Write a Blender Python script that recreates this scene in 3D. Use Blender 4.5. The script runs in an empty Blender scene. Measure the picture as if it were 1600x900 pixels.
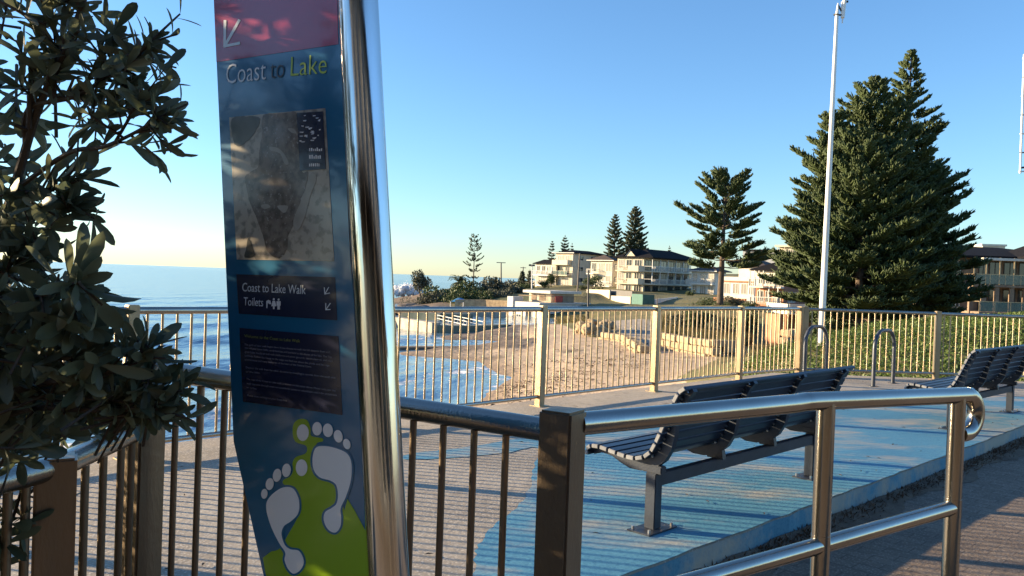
import bpy, bmesh, math, random
import numpy as np
from mathutils import Vector, Matrix
from mathutils.geometry import tessellate_polygon
R = math.radians
random.seed(7)
rng = np.random.default_rng(7)
SC = bpy.context.scene
COL = SC.collection

# ------------------------------------------------------------------ camera
F, EYE, PITCH, ROLL = 1290.0, 1.69, R(.69), R(2.04)
cam = bpy.data.objects.new('camera', bpy.data.cameras.new('camera'))
COL.objects.link(cam)
cam.data.sensor_width = 36.0
cam.data.lens = 36.0 * F / 1600.0
cam.data.clip_start = .05
cam.data.clip_end = 60000
CM = Matrix.Rotation(math.pi / 2 - PITCH, 4, 'X') @ Matrix.Rotation(ROLL, 4, 'Z')
cam.matrix_world = Matrix.Translation((0, 0, EYE)) @ CM
SC.camera = cam
# ------------------------------------------------------------------ light
SUN_AZ = math.atan2(-.98, .21)          # clockwise from +Y
SUN_EL = R(11.0)
SUN_DIR = Vector((math.sin(SUN_AZ) * math.cos(SUN_EL), math.cos(SUN_AZ) * math.cos(SUN_EL), math.sin(SUN_EL)))
world = bpy.data.worlds.new('World'); SC.world = world
world.use_nodes = True
wn = world.node_tree
bg = wn.nodes['Background']
sky = wn.nodes.new('ShaderNodeTexSky')
sky.sky_type = 'NISHITA'
sky.sun_disc = False
sky.sun_elevation = SUN_EL
sky.sun_rotation = SUN_AZ
sky.air_density = 1.0; sky.dust_density = .15; sky.ozone_density = 4.4
wn.links.new(sky.outputs[0], bg.inputs[0])
bg.inputs[1].default_value = .10
sl = bpy.data.lights.new('sun', 'SUN')
sl.energy = 5.0; sl.angle = R(.53); sl.color = (1.0, .77, .48)
so = bpy.data.objects.new('sun', sl); COL.objects.link(so)
so.rotation_euler = SUN_DIR.to_track_quat('Z', 'Y').to_euler()
SC.view_settings.view_transform = 'Standard'
SC.view_settings.look = 'None'
SC.view_settings.gamma = 1.0
SC.view_settings.exposure = 1.62
SC.render.engine = 'CYCLES'

# ------------------------------------------------------------------ pixel helpers (points on real planes / at real distances)
RM = CM.to_3x3()
def ray(px, py):
    return RM @ Vector(((px - 800) / F, -(py - 450) / F, -1.0))
def G(px, py, z):
    d = ray(px, py); t = (z - EYE) / d.z
    return Vector((d.x * t, d.y * t, z))
def at(px, py, Y):
    d = ray(px, py); t = Y / d.y
    return Vector((d.x * t, Y, EYE + d.z * t))
def ppm(Y): return F / Y

# ------------------------------------------------------------------ tags, objects
ORG = {}
def tag(o, label=None, cat=None, group=None, kind=None):
    if label: o['label'] = label
    if cat: o['category'] = cat
    if group: o['group'] = group
    if kind: o['kind'] = kind
    return o
def thing(name, label, cat, loc=(0, 0, 0), group=None):
    o = bpy.data.objects.new(name, None); COL.objects.link(o)
    o.empty_display_size = .1
    o.location = loc
    ORG[o.name] = Vector(loc)
    return tag(o, label, cat, group)
def link(name, me, parent=None, loc=None):
    o = bpy.data.objects.new(name, me); COL.objects.link(o)
    if parent is not None: o.parent = parent
    if loc is not None: o.location = loc
    ORG[o.name] = ORG.get(parent.name, Vector()) if parent is not None else Vector()
    return o
def copy_tree(o, parent=None):
    c = o.copy(); COL.objects.link(c)
    if parent is not None: c.parent = parent
    for ch in list(o.children): copy_tree(ch, c)
    return c

# ------------------------------------------------------------------ mesh builder
class MB:
    def __init__(s): s.v = []; s.f = []; s.mi = []; s.m = 0
    def add(s, v, f):
        b = len(s.v); s.v += [tuple(p) for p in v]
        s.f += [tuple(i + b for i in q) for q in f]; s.mi += [s.m] * len(f)
    def box(s, a, b, M=None):
        (x0, y0, z0), (x1, y1, z1) = a, b
        v = [Vector(p) for p in ((x0,y0,z0),(x1,y0,z0),(x1,y1,z0),(x0,y1,z0),(x0,y0,z1),(x1,y0,z1),(x1,y1,z1),(x0,y1,z1))]
        if M is not None: v = [M @ p for p in v]
        s.add(v, [(0,3,2,1),(4,5,6,7),(0,1,5,4),(1,2,6,5),(2,3,7,6),(3,0,4,7)])
        return s
    def bev(s, a, b, r=.004, M=None):
        bm = bmesh.new()
        (x0, y0, z0), (x1, y1, z1) = a, b
        bmesh.ops.create_cube(bm, size=1)
        for v in bm.verts: v.co = Vector(((x0+x1)/2+v.co.x*(x1-x0), (y0+y1)/2+v.co.y*(y1-y0), (z0+z1)/2+v.co.z*(z1-z0)))
        bmesh.ops.bevel(bm, geom=bm.edges[:], offset=r, segments=2, affect='EDGES')
        if M is not None: bmesh.ops.transform(bm, matrix=M, verts=bm.verts[:])
        bm.verts.index_update()
        s.add([v.co for v in bm.verts], [[v.index for v in f.verts] for f in bm.faces]); bm.free()
        return s
    def tube(s, pts, r, n=12, caps=True):
        pts = [Vector(p) for p in pts]
        rs = r if isinstance(r, (list, tuple)) else [r] * len(pts)
        rings = []; up = None
        for i, p in enumerate(pts):
            t = (pts[min(i+1, len(pts)-1)] - pts[max(i-1, 0)]).normalized()
            if up is None:
                up = Vector((0,0,1)) if abs(t.z) < .9 else Vector((0,1,0))
            u = (up - t * up.dot(t)).normalized(); w = t.cross(u); up = u
            rings.append([p + (u * math.cos(2*math.pi*k/n) + w * math.sin(2*math.pi*k/n)) * rs[i] for k in range(n)])
        v = [q for g in rings for q in g]; f = []
        for i in range(len(pts)-1):
            for k in range(n):
                f.append((i*n+k, i*n+(k+1)%n, (i+1)*n+(k+1)%n, (i+1)*n+k))
        if caps:
            f.append(tuple(range(n-1, -1, -1))); f.append(tuple(range((len(pts)-1)*n, len(pts)*n)))
        s.add(v, f); return s
    def poly(s, pts, thick=None):
        """flat polygon (3-D points), optionally extruded by a vector"""
        tris = tessellate_polygon([[Vector(p) for p in pts]])
        n = len(pts); base = [Vector(p) for p in pts]
        if thick is None: s.add(base, [tuple(t) for t in tris]); return s
        t = Vector(thick)
        s.add(base + [p + t for p in base], [tuple(q) for q in tris] + [tuple(i + n for i in reversed(q)) for q in tris] + [(i, (i+1) % n, (i+1) % n + n, i + n) for i in range(n)])
        return s
    def mesh(s, name, mats, off=Vector(), smooth=False, fixn=True):
        me = bpy.data.meshes.new(name)
        me.from_pydata([tuple(Vector(p) - off) for p in s.v], [], s.f)
        for m in (mats if isinstance(mats, (list, tuple)) else [mats]): me.materials.append(m)
        if max(s.mi + [0]) > 0: me.polygons.foreach_set('material_index', s.mi)
        if fixn:
            bm = bmesh.new(); bm.from_mesh(me); bmesh.ops.recalc_face_normals(bm, faces=bm.faces[:]); bm.to_mesh(me); bm.free()
        if smooth:
            me.polygons.foreach_set('use_smooth', [True] * len(me.polygons))
            try: me.set_sharp_from_angle(angle=R(40))
            except Exception: pass
        me.update(); return me
    def build(s, name, mats, parent=None, smooth=False, fixn=True):
        off = ORG.get(parent.name, Vector()) if parent is not None else Vector()
        return link(name, s.mesh(name, mats, off, smooth, fixn), parent)

def np_mesh(name, V, T, mat, parent=None, attr=None, smooth=False):
    """V (n,3), T (m,k) with k = 3 or 4; attr = dict name -> per-vertex float"""
    V = np.asarray(V, dtype=np.float32).copy()
    if parent is not None: V -= np.array(ORG.get(parent.name, Vector()), dtype=np.float32)
    T = np.asarray(T, dtype=np.int32); k = T.shape[1]
    me = bpy.data.meshes.new(name)
    me.vertices.add(len(V)); me.vertices.foreach_set('co', V.ravel())
    me.loops.add(T.size); me.loops.foreach_set('vertex_index', T.ravel())
    me.polygons.add(len(T)); me.polygons.foreach_set('loop_start', np.arange(0, T.size, k, dtype=np.int32))
    if smooth: me.polygons.foreach_set('use_smooth', np.ones(len(T), dtype=bool))
    me.update(calc_edges=True); me.validate()
    for a, d in (attr or {}).items():
        at_ = me.attributes.new(a, 'FLOAT', 'POINT'); at_.data.foreach_set('value', np.asarray(d, dtype=np.float32))
    for m in (mat if isinstance(mat, (list, tuple)) else [mat]): me.materials.append(m)
    return link(name, me, parent)

def unit(a): return a / (np.linalg.norm(a, axis=1, keepdims=True) + 1e-9)
def spindles(P, D, L, Rd):
    """tapered three-sided shoots: returns V, T (triangles), per-vertex id"""
    P = np.asarray(P); D = unit(np.asarray(D)); L = np.asarray(L)[:, None]; Rd = np.asarray(Rd)[:, None]
    ref = np.where(np.abs(D[:, 2:3]) > .9, np.array([[1., 0, 0]]), np.array([[0, 0, 1.]]))
    U = unit(np.cross(D, ref)); W = np.cross(D, U); n = len(P); out = []
    for (t, rr) in ((.0, .55), (.6, 1.0)):
        for k in range(3):
            a = 2 * math.pi * k / 3
            out.append(P + D * L * t + (U * math.cos(a) + W * math.sin(a)) * Rd * rr)
    out.append(P + D * L)
    V = np.stack(out, 1).reshape(-1, 3)
    tri = []
    for k in range(3):
        a, b = k, (k + 1) % 3
        tri += [(a, b, 3 + b), (a, 3 + b, 3 + a), (3 + a, 3 + b, 6)]
    T = (np.array(tri)[None] + (np.arange(n) * 7)[:, None, None]).reshape(-1, 3)
    return V, T, np.repeat(rng.random(n), 7)
def leafquads(P, D, N, L, Wd):
    """folded rhombic leaves: 2 triangles pairs"""
    P = np.asarray(P); D = unit(np.asarray(D)); N = np.asarray(N); S = unit(np.cross(D, N)); N2 = np.cross(S, D)
    L = np.asarray(L)[:, None]; Wd = np.asarray(Wd)[:, None]; n = len(P)
    V = np.stack([P, P + D*L*.55 + S*Wd*.5 + N2*Wd*.15, P + D*L - N2*L*.1, P + D*L*.55 - S*Wd*.5 + N2*Wd*.15], 1).reshape(-1, 3)
    T = (np.array([(0,1,2),(0,2,3)])[None] + (np.arange(n)*4)[:, None, None]).reshape(-1, 3)
    return V, T, np.repeat(rng.random(n), 4)

# ------------------------------------------------------------------ materials
def mat(name, c1, c2=None, scale=4.0, rough=.6, metal=0.0, bump=0.0, bscale=40.0, spec=.5, detail=5.0, lo=.35, hi=.65, attr=None, trans=0.0, stretch=None, alpha=None, coat=0.0, rvar=0.0):
    m = bpy.data.materials.new(name); m.use_nodes = True
    nt = m.node_tree; N = nt.nodes; Lk = nt.links
    b = N['Principled BSDF']
    b.inputs['Roughness'].default_value = rough; b.inputs['Metallic'].default_value = metal
    b.inputs['Specular IOR Level'].default_value = spec
    if coat: b.inputs['Coat Weight'].default_value = coat; b.inputs['Coat Roughness'].default_value = .08
    tc = N.new('ShaderNodeTexCoord'); vec = tc.outputs['Object']
    if stretch:
        mp = N.new('ShaderNodeMapping'); mp.inputs['Scale'].default_value = stretch
        Lk.new(vec, mp.inputs[0]); vec = mp.outputs[0]
    c1 = (*c1, 1)
    if c2 is None: b.inputs['Base Color'].default_value = c1; col = None
    else:
        c2 = (*c2, 1)
        mx = N.new('ShaderNodeMix'); mx.data_type = 'RGBA'
        mx.inputs[6].default_value = c1; mx.inputs[7].default_value = c2
        ns = N.new('ShaderNodeTexNoise'); ns.inputs['Scale'].default_value = scale; ns.inputs['Detail'].default_value = detail
        Lk.new(vec, ns.inputs['Vector'])
        mr = N.new('ShaderNodeMapRange'); mr.inputs[1].default_value = lo; mr.inputs[2].default_value = hi
        if attr:
            a = N.new('ShaderNodeAttribute'); a.attribute_name = attr
            ad = N.new('ShaderNodeMath'); ad.operation = 'MULTIPLY_ADD'; ad.inputs[1].default_value = .6
            Lk.new(a.outputs['Fac'], ad.inputs[0])
            m2 = N.new('ShaderNodeMath'); m2.operation = 'MULTIPLY'; m2.inputs[1].default_value = .4
            Lk.new(ns.outputs[0], m2.inputs[0]); Lk.new(m2.outputs[0], ad.inputs[2])
            Lk.new(ad.outputs[0], mr.inputs[0]); mr.inputs[1].default_value = .1; mr.inputs[2].default_value = .9
        else: Lk.new(ns.outputs[0], mr.inputs[0])
        Lk.new(mr.outputs[0], mx.inputs[0]); Lk.new(mx.outputs[2], b.inputs['Base Color']); col = mx.outputs[2]
    if rvar:
        n3 = N.new('ShaderNodeTexNoise'); n3.inputs['Scale'].default_value = scale * 2.3; n3.inputs['Detail'].default_value = 6
        Lk.new(vec, n3.inputs['Vector'])
        r3 = N.new('ShaderNodeMapRange'); r3.inputs[1].default_value = .3; r3.inputs[2].default_value = .7
        r3.inputs[3].default_value = max(.02, rough - rvar); r3.inputs[4].default_value = rough + rvar
        Lk.new(n3.outputs[0], r3.inputs[0]); Lk.new(r3.outputs[0], b.inputs['Roughness'])
    if bump:
        n2 = N.new('ShaderNodeTexNoise'); n2.inputs['Scale'].default_value = bscale; n2.inputs['Detail'].default_value = 4
        Lk.new(vec, n2.inputs['Vector'])
        bp = N.new('ShaderNodeBump'); bp.inputs['Strength'].default_value = bump; bp.inputs['Distance'].default_value = .02
        Lk.new(n2.outputs[0], bp.inputs['Height']); Lk.new(bp.outputs[0], b.inputs['Normal'])
    if trans:
        tr = N.new('ShaderNodeBsdfTranslucent')
        if col is not None: Lk.new(col, tr.inputs[0])
        else: tr.inputs[0].default_value = c1
        ms = N.new('ShaderNodeMixShader'); ms.inputs[0].default_value = trans
        Lk.new(b.outputs[0], ms.inputs[1]); Lk.new(tr.outputs[0], ms.inputs[2])
        Lk.new(ms.outputs[0], N['Material Output'].inputs[0])
    if alpha is not None: b.inputs['Alpha'].default_value = alpha
    return m
M = {}
M['steel'] = mat('brushed_steel', (.46,.42,.36), (.33,.285,.23), 3, .24, 1.0, .08, 160, stretch=(1,1,.25), rvar=.07, lo=.25, hi=.8)
M['post'] = mat('weathered_steel', (.46,.36,.23), (.27,.20,.125), 5, .42, .75, .12, 120, stretch=(1,1,.3), rvar=.08, lo=.25, hi=.8)
M['bar'] = mat('bar_steel', (.46,.37,.25), (.30,.23,.155), 6, .38, .9, .05, 90)
M['tube'] = mat('satin_tube', (.43,.40,.35), (.33,.30,.25), 3, .17, 1.0, .03, 160, stretch=(1,1,.25), rvar=.05, lo=.25, hi=.8)
M['nearpost'] = mat('shaded_steel', (.26,.195,.13), (.17,.125,.085), 5, .40, .7, .10, 120, stretch=(1,1,.3), rvar=.08, lo=.25, hi=.8)  # same steel as the fence posts, base colour darkened to stand for shade
M['mirror'] = mat('polished_steel', (.74,.73,.71), (.58,.555,.52), 14, .12, 1.0, .012, 70, rvar=.075, stretch=(1,1,.15))
M['bench'] = mat('bench_slat', (.013,.020,.040), (.022,.031,.052), 3, .36, 0, .06, 60, stretch=(.2,1,1), rvar=.08)
M['bench_cap'] = mat('bench_end_cap', (.22,.23,.25), (.14,.15,.17), 12, .5)
M['bench_frame'] = mat('bench_frame', (.026,.036,.056), (.018,.025,.040), 8, .4, .0, .05, 80)
M['zinc'] = mat('zinc_bolt', (.55,.55,.55), None, rough=.3, metal=1)
M['hoop'] = mat('hoop_paint', (.075,.085,.105), (.05,.058,.075), 8, .38, .2, .03, 90)
M['white'] = mat('white_paint', (.64,.62,.57), (.54,.52,.48), 3, .5)
M['white_pole'] = mat('white_pole', (.80,.79,.76), (.70,.68,.64), 4, .4, 0, stretch=(1,1,.2))
M['timber'] = mat('pole_timber', (.20,.17,.14), (.12,.10,.08), 3, .8, stretch=(4,4,.3))
M['dark'] = mat('dark_metal', (.035,.037,.04), (.05,.05,.052), 6, .5)
M['stripdark'] = mat('strip_black', (.015,.015,.017), None, rough=.6)
M['cream'] = mat('cream_render', (.57,.50,.375), (.49,.425,.315), 1.0, .85, bump=.1, bscale=6)
M['creamb'] = mat('pale_yellow_render', (.60,.535,.41), (.52,.46,.35), 1.0, .85)
M['whitew'] = mat('white_render', (.68,.635,.55), (.58,.54,.47), .8, .8)
M['terra'] = mat('terracotta_brick', (.42,.20,.105), (.32,.145,.08), 2.0, .85)
M['brick'] = mat('red_brick', (.30,.14,.09), (.22,.10,.065), 2.5, .85)
M['brownb'] = mat('brown_brick', (.26,.19,.13), (.19,.135,.095), 2.5, .85)
M['roofd'] = mat('dark_roof_tile', (.009,.009,.011), (.015,.015,.018), 2, .9, spec=.1, bump=.4, bscale=5, stretch=(1,4,4))
M['roofb'] = mat('brown_roof_tile', (.060,.043,.036), (.042,.032,.028), 2, .7, bump=.4, bscale=5)
M['roofg'] = mat('grey_roof_metal', (.30,.32,.35), (.24,.26,.29), 1, .5)
M['glass'] = mat('window_glass', (.018,.022,.026), (.05,.055,.06), .6, .06, spec=.8)
M['curtain'] = mat('curtained_window', (.34,.31,.26), (.22,.20,.17), 5, .2, stretch=(6,6,.2), coat=.6)
M['bglass'] = mat('balcony_glass', (.16,.24,.22), (.11,.17,.16), .8, .08, alpha=.62)
M['greenf'] = mat('green_mesh_fence', (.06,.16,.13), (.045,.12,.10), 3, .7)
M['greyf'] = mat('grey_timber_fence', (.16,.155,.15), (.11,.105,.10), 4, .8, stretch=(6,6,.4))
M['sail'] = mat('blue_shade_cloth', (.03,.22,.48), (.025,.17,.40), 2, .7, trans=.25)
M['redp'] = mat('red_banner', (.45,.05,.035), (.36,.04,.03), 4, .6)
M['conc'] = mat('pool_concrete', (.46,.41,.33), (.30,.27,.22), 1.5, .85, bump=.3, bscale=5)
M['greenconc'] = mat('green_concrete', (.12,.15,.11), (.20,.21,.16), 1.2, .7)  # dull green concrete for the darker pool walls
M['sandst'] = mat('sandstone', (.44,.33,.195), (.27,.195,.12), 2.2, .9, bump=.6, bscale=9)
M['rock'] = mat('reef_rock', (.11,.085,.065), (.20,.15,.105), .8, .85, bump=.8, bscale=3)
M['bark'] = mat('pine_bark', (.12,.085,.06), (.065,.048,.036), 6, .9, bump=.5, bscale=20, stretch=(1,1,.4))
M['pine'] = mat('pine_needles', (.020,.042,.011), (.072,.104,.027), 1.2, .65, attr='rnd', trans=.18)
M['pinef'] = mat('far_pine_needles', (.020,.036,.020), (.050,.068,.032), 1.2, .7, attr='rnd', trans=.1)
M['shrubm'] = mat('shrub_leaves', (.030,.055,.016), (.085,.115,.035), 1.5, .6, attr='rnd', trans=.2)
M['shrubg'] = mat('grey_shrub_leaves', (.060,.070,.045), (.12,.125,.085), 1.5, .65, attr='rnd', trans=.15)
M['cover'] = mat('ground_cover_leaves', (.05,.095,.018), (.15,.20,.045), 1.0, .55, attr='rnd', trans=.3)
M['reed'] = mat('dune_grass', (.10,.095,.035), (.22,.18,.075), 1.0, .7, attr='rnd', trans=.2)
M['weed'] = mat('dry_weeds', (.06,.036,.02), (.16,.09,.05), 6, .9, attr='rnd')
M['leaf'] = mat('banksia_leaf', (.065,.088,.048), (.180,.190,.112), 9, .45, attr='rnd', trans=.36, spec=.5)
M['twig'] = mat('shrub_twig', (.085,.066,.048), (.05,.038,.028), 20, .85, bump=.3, bscale=80)
M['foam'] = mat('sea_foam', (.88,.89,.90), (.80,.82,.85), .6, .8, trans=.35)
M['skin'] = mat('person_skin', (.45,.28,.2), None, rough=.6)
M['cloth'] = mat('dark_clothing', (.02,.022,.03), (.035,.035,.045), 4, .9)
M['capc'] = mat('pale_cap', (.75,.74,.7), None, rough=.8)

def ground_mat(name, base, dark, speck, fine=260., patch=1.2, bump=.5, rough=.85):
    m = bpy.data.materials.new(name); m.use_nodes = True
    nt = m.node_tree; N = nt.nodes; Lk = nt.links; b = N['Principled BSDF']; b.inputs['Roughness'].default_value = rough
    tc = N.new('ShaderNodeTexCoord')
    def noise(sc, det=6):
        n = N.new('ShaderNodeTexNoise'); n.inputs['Scale'].default_value = sc; n.inputs['Detail'].default_value = det
        Lk.new(tc.outputs['Object'], n.inputs['Vector']); return n.outputs[0]
    def ramp(x, a, c):
        r = N.new('ShaderNodeMapRange'); r.inputs[1].default_value = a; r.inputs[2].default_value = c; Lk.new(x, r.inputs[0]); return r.outputs[0]
    def mix(f, a, c):
        x = N.new('ShaderNodeMix'); x.data_type = 'RGBA'; Lk.new(f, x.inputs[0])
        for i, q in ((6, a), (7, c)):
            if isinstance(q, tuple): x.inputs[i].default_value = (*q, 1)
            else: Lk.new(q, x.inputs[i])
        return x.outputs[2]
    c = mix(ramp(noise(patch), .35, .68), base, dark)
    vo = N.new('ShaderNodeTexVoronoi'); vo.inputs['Scale'].default_value = fine; Lk.new(tc.outputs['Object'], vo.inputs['Vector'])
    c = mix(ramp(vo.outputs['Distance'], .45, .1), c, speck)
    c = mix(ramp(noise(patch * 9), .55, .75), c, dark)
    Lk.new(c, b.inputs['Base Color'])
    bp = N.new('ShaderNodeBump'); bp.inputs['Strength'].default_value = bump; bp.inputs['Distance'].default_value = .006
    Lk.new(noise(fine * .5, 3), bp.inputs['Height']); Lk.new(bp.outputs[0], b.inputs['Normal'])
    return m, N, Lk, c, b
M['plaza'] = ground_mat('plaza_aggregate', (.43,.37,.285), (.26,.22,.17), (.60,.53,.43), 55., .9)[0]
# asphalt path with bands of brown pavers
m, N, Lk, c, b = ground_mat('path_paving', (.225,.17,.12), (.14,.105,.075), (.36,.29,.22), 60., 1.1, .7)
bt = N.new('ShaderNodeTexBrick'); tc = N.new('ShaderNodeTexCoord'); mp = N.new('ShaderNodeMapping'); mp.inputs['Rotation'].default_value = (0, 0, R(45))
Lk.new(tc.outputs['Object'], mp.inputs[0]); Lk.new(mp.outputs[0], bt.inputs['Vector'])
bt.inputs['Scale'].default_value = 1.0; bt.inputs['Brick Width'].default_value = .24; bt.inputs['Row Height'].default_value = .12; bt.inputs['Mortar Size'].default_value = .005
bt.inputs['Color1'].default_value = (1,1,1,1); bt.inputs['Color2'].default_value = (.78,.74,.72,1); bt.inputs['Mortar'].default_value = (.45,.42,.4,1)
mx = N.new('ShaderNodeMix'); mx.data_type = 'RGBA'; mx.blend_type = 'MULTIPLY'; mx.inputs[0].default_value = .8
Lk.new(c, mx.inputs[6]); Lk.new(bt.outputs[0], mx.inputs[7]); Lk.new(mx.outputs[2], b.inputs['Base Color'])
M['path'] = m
# worn blue paint: flakes off to the sandy concrete below
def paint_mat(name, wear=.56):
    m, N, Lk, c, b = ground_mat(name, (.065,.235,.345), (.10,.30,.40), (.04,.18,.29), 60., .9, .45, .7)
    tc = N.new('ShaderNodeTexCoord'); mp = N.new('ShaderNodeMapping'); mp.inputs['Rotation'].default_value = (0,0,R(-45)); mp.inputs['Scale'].default_value = (.55,1.5,1)
    Lk.new(tc.outputs['Object'], mp.inputs[0])
    n1 = N.new('ShaderNodeTexNoise'); n1.inputs['Scale'].default_value = 1.3; n1.inputs['Detail'].default_value = 9; n1.inputs['Roughness'].default_value = .68
    Lk.new(mp.outputs[0], n1.inputs['Vector'])
    r = N.new('ShaderNodeMapRange'); r.inputs[1].default_value = wear; r.inputs[2].default_value = wear + .16; r.inputs[4].default_value = .9; Lk.new(n1.outputs[0], r.inputs[0])
    x = N.new('ShaderNodeMix'); x.data_type = 'RGBA'; Lk.new(r.outputs[0], x.inputs[0]); Lk.new(c, x.inputs[6]); x.inputs[7].default_value = (.43,.385,.30,1)
    Lk.new(x.outputs[2], b.inputs['Base Color']); return m
M['blue'] = paint_mat('worn_blue_paint', .485)
M['kerbblue'] = paint_mat('worn_pale_blue_paint', .41)

# ------------------------------------------------------------------ terrain
SEA = -3.9
CP = []
def cp(x, y, z): CP.append((x, y, z))
def cpp(px, py, Y): p = at(px, py, Y); CP.append((p.x, p.y, p.z))
for p in [(0,0,-.6),(-5,-4,-.8),(5,-4,-.5),(-5,3,-.8),(0,6,-.6),(3,10,-.5),(6,11,-.5),(10,12,-.4),(14,12,-.3),(16,6,-.3),(12,2,-.4),(20,0,-.3),
          (5.2,15.2,-.25),(8,15.2,-.05),(11,15.2,.2),(15,15.5,.4),(20,15.5,.6),
          (7.5,22,-.05),(9.3,24,.22),(12,24.5,.62),(15,25,1.0),(19,26,1.4),(26,28,1.6),
          (6,19,-.45),(5,24,-1.3),(8,28,-.7),(11,31,-.3),(16,34,.1),(24,36,.6),
          (8,34,-2.2),(13,42,-2.2),(20,46,-2.0),(12,55,-2.8),(20,60,-2.6),(28,62,-2.2),(36,62,-1.4),(18,72,-2.9),(40,80,-.6),(50,84,-.3),(60,84,0),(30,82,-1.6),(70,60,1),(90,90,1),(60,120,1),
          (-11,1,-4.4),(-8,4.5,-4.2),(-5,8,-3.9),(-3,9.8,-3.5),(-1,12,-3.3),(1,14,-3.1),(3,16.5,-2.7),
          (-9,22,-4.3),(-14,14,-5.2),(-22,18,-6),(-30,40,-6.5),(-60,60,-8),(-60,140,-8),(-40,220,-9),(-100,300,-12),(-30,400,-12),
          (-12,34,-5.2),(-8,45,-5.0),(-14,58,-5.0),(-10,66,-4.6),(-16,75,-5),(-22,100,-5),(-26,130,-5.5),(-30,160,-6),(-12,200,-6),(-2,230,-5)]: cp(*p)
def sh(px, py, dz=0.0): g = G(px, py, SEA + dz); cp(g.x, g.y, SEA + dz)
for px, py, dz in [(792,590,0),(740,565,0),(690,560,0),(630,556,0),(780,600,0),(760,620,0),(700,650,0),(640,680,0),(620,700,0),
                   (700,600,-.35),(640,620,-.6),(660,580,-.4),(720,590,-.2),
                   (640,549,.12),(700,549,.2),(760,549,.3),(640,530,-.4),(690,530,-.3),(740,520,.1),(770,525,.3),
                   (850,590,.45),(850,560,.5),(900,600,.8),(900,570,.8),(960,590,1.1),(1000,580,1.25),(1050,575,1.4),(850,535,.6),(880,528,.8),(800,528,.4),(900,545,.9),(820,625,.35),(900,625,.7)]: sh(px, py, dz)
for a in [(640,476,152),(668,478,142),(700,478,140),(760,478,138),(800,478,135),(690,453,160),(743,450,165),(800,452,165),(690,452,175),(760,450,180),(820,452,178),
          (840,452,185),(895,446,200),(867,446,205),(836,448,200),(940,447,195),(960,446,190),(1000,450,190),
          (915,456,140),(952,468,138),(986,475,128),(930,480,122),(1000,477,122),(1021,474,125),(1057,464,150),(1080,462,165),(1131,462,165),(1075,468,140),(1040,478,118),(1100,476,112),(1140,477,104),
          (1180,485,104),(1230,490,104),(1270,490,104),(1170,500,85),(1100,500,85),(1040,500,80),(985,500,80),(960,505,78),(905,508,80),
          (880,500,117),(835,507,115),(800,509,112),(860,508,108),
          (1035,528,58),(1120,545,52),(1160,548,48),(1200,545,50),(1250,545,48),
          (1080,440,260),(1250,440,260),(1400,440,260),(900,438,260),(1500,440,200),(1700,450,150)]: cpp(*a)
for p in [(0,320,-1),(60,320,2),(140,320,4),(220,240,4),(300,320,6),(300,600,14),(60,600,8),(-10,600,-6)]: cp(*p)
CPa = np.array(CP)
d_ = np.linalg.norm(CPa[:, None, :2] - CPa[None, :, :2], axis=2)
n_ = len(CPa)
A_ = np.zeros((n_ + 1, n_ + 1)); A_[:n_, :n_] = -d_ + np.eye(n_) * -.02; A_[:n_, n_] = 1; A_[n_, :n_] = 1
W_ = np.linalg.lstsq(A_, np.concatenate([CPa[:, 2], [0]]), rcond=None)[0]
def hts(X, Y):
    X = np.asarray(X, float); Y = np.asarray(Y, float); out = np.full(X.shape, W_[n_])
    for i in range(n_): out -= W_[i] * np.hypot(X - CPa[i, 0], Y - CPa[i, 1])
    return out
def ht(x, y): return float(hts(np.array([x]), np.array([y]))[0])
def fbm(X, Y, s, seed=0):
    r = np.random.default_rng(seed); o = np.zeros_like(X); a = 1.
    for k in range(5):
        for j in range(3):
            th = r.random() * 6.28; ph = r.random() * 6.28; f = s * 2**k * (.7 + .6 * r.random())
            o += a / 3 * np.sin(f * (X * math.cos(th) + Y * math.sin(th)) + ph)
        a *= .55
    return o
def inpoly(X, Y, P):
    c = np.zeros(X.shape, bool); n = len(P)
    for i in range(n):
        (x1, y1), (x2, y2) = P[i], P[(i + 1) % n]
        k = ((y1 > Y) != (y2 > Y)) & (X < (x2 - x1) * (Y - y1) / (y2 - y1 + 1e-12) + x1)
        c ^= k
    return c
def blurmask(mask, n=2):
    m = mask.astype(float)
    for _ in range(n):
        p = np.pad(m, 1, mode='edge'); m = (p[:-2,1:-1] + p[2:,1:-1] + p[1:-1,:-2] + p[1:-1,2:] + p[1:-1,1:-1]) / 5
    return m
def grid_faces(nr, na):
    i = np.arange(nr - 1)[:, None] * na + np.arange(na - 1)[None]
    return np.stack([i, i + 1, i + na + 1, i + na], -1).reshape(-1, 4)
NR, NA = 330, 420
rr = np.geomspace(2.5, 640, NR); aa = np.linspace(R(-62), R(62), NA)
RR, AA = np.meshgrid(rr, aa, indexing='ij')
TX, TY = RR * np.sin(AA), RR * np.cos(AA)
TZ = hts(TX, TY)
def w2(pts): return [(at(px, py, Y).x, Y) for px, py, Y in pts]
def gz(pts, z): return [(G(px, py, z).x, G(px, py, z).y) for px, py in pts]
SAND_POLY = [(-40,0),(-4,8.5),(4.2,14.9),(4.4,17.5),(5.2,24),(6.5,34)] + w2([(1125,566,46),(1030,545,54),(1000,553,51),(960,536,62),(905,522,72),(850,512,95),(790,508,108),(700,480,137),(620,500,120)]) + [(-80,110)]
sand = inpoly(TX, TY, SAND_POLY)
PATH_POLY = w2([(950,506,82),(1000,500,88),(1030,512,72),(1040,540,56),(1010,556,50),(985,535,62)])
PATH2 = w2([(1150,548,49),(1210,520,62),(1235,512,66),(1250,530,56),(1160,562,44)])
pth = inpoly(TX, TY, PATH_POLY) | inpoly(TX, TY, PATH2)
grassw = blurmask(~sand, 1); pathw = blurmask(pth, 1)
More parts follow.
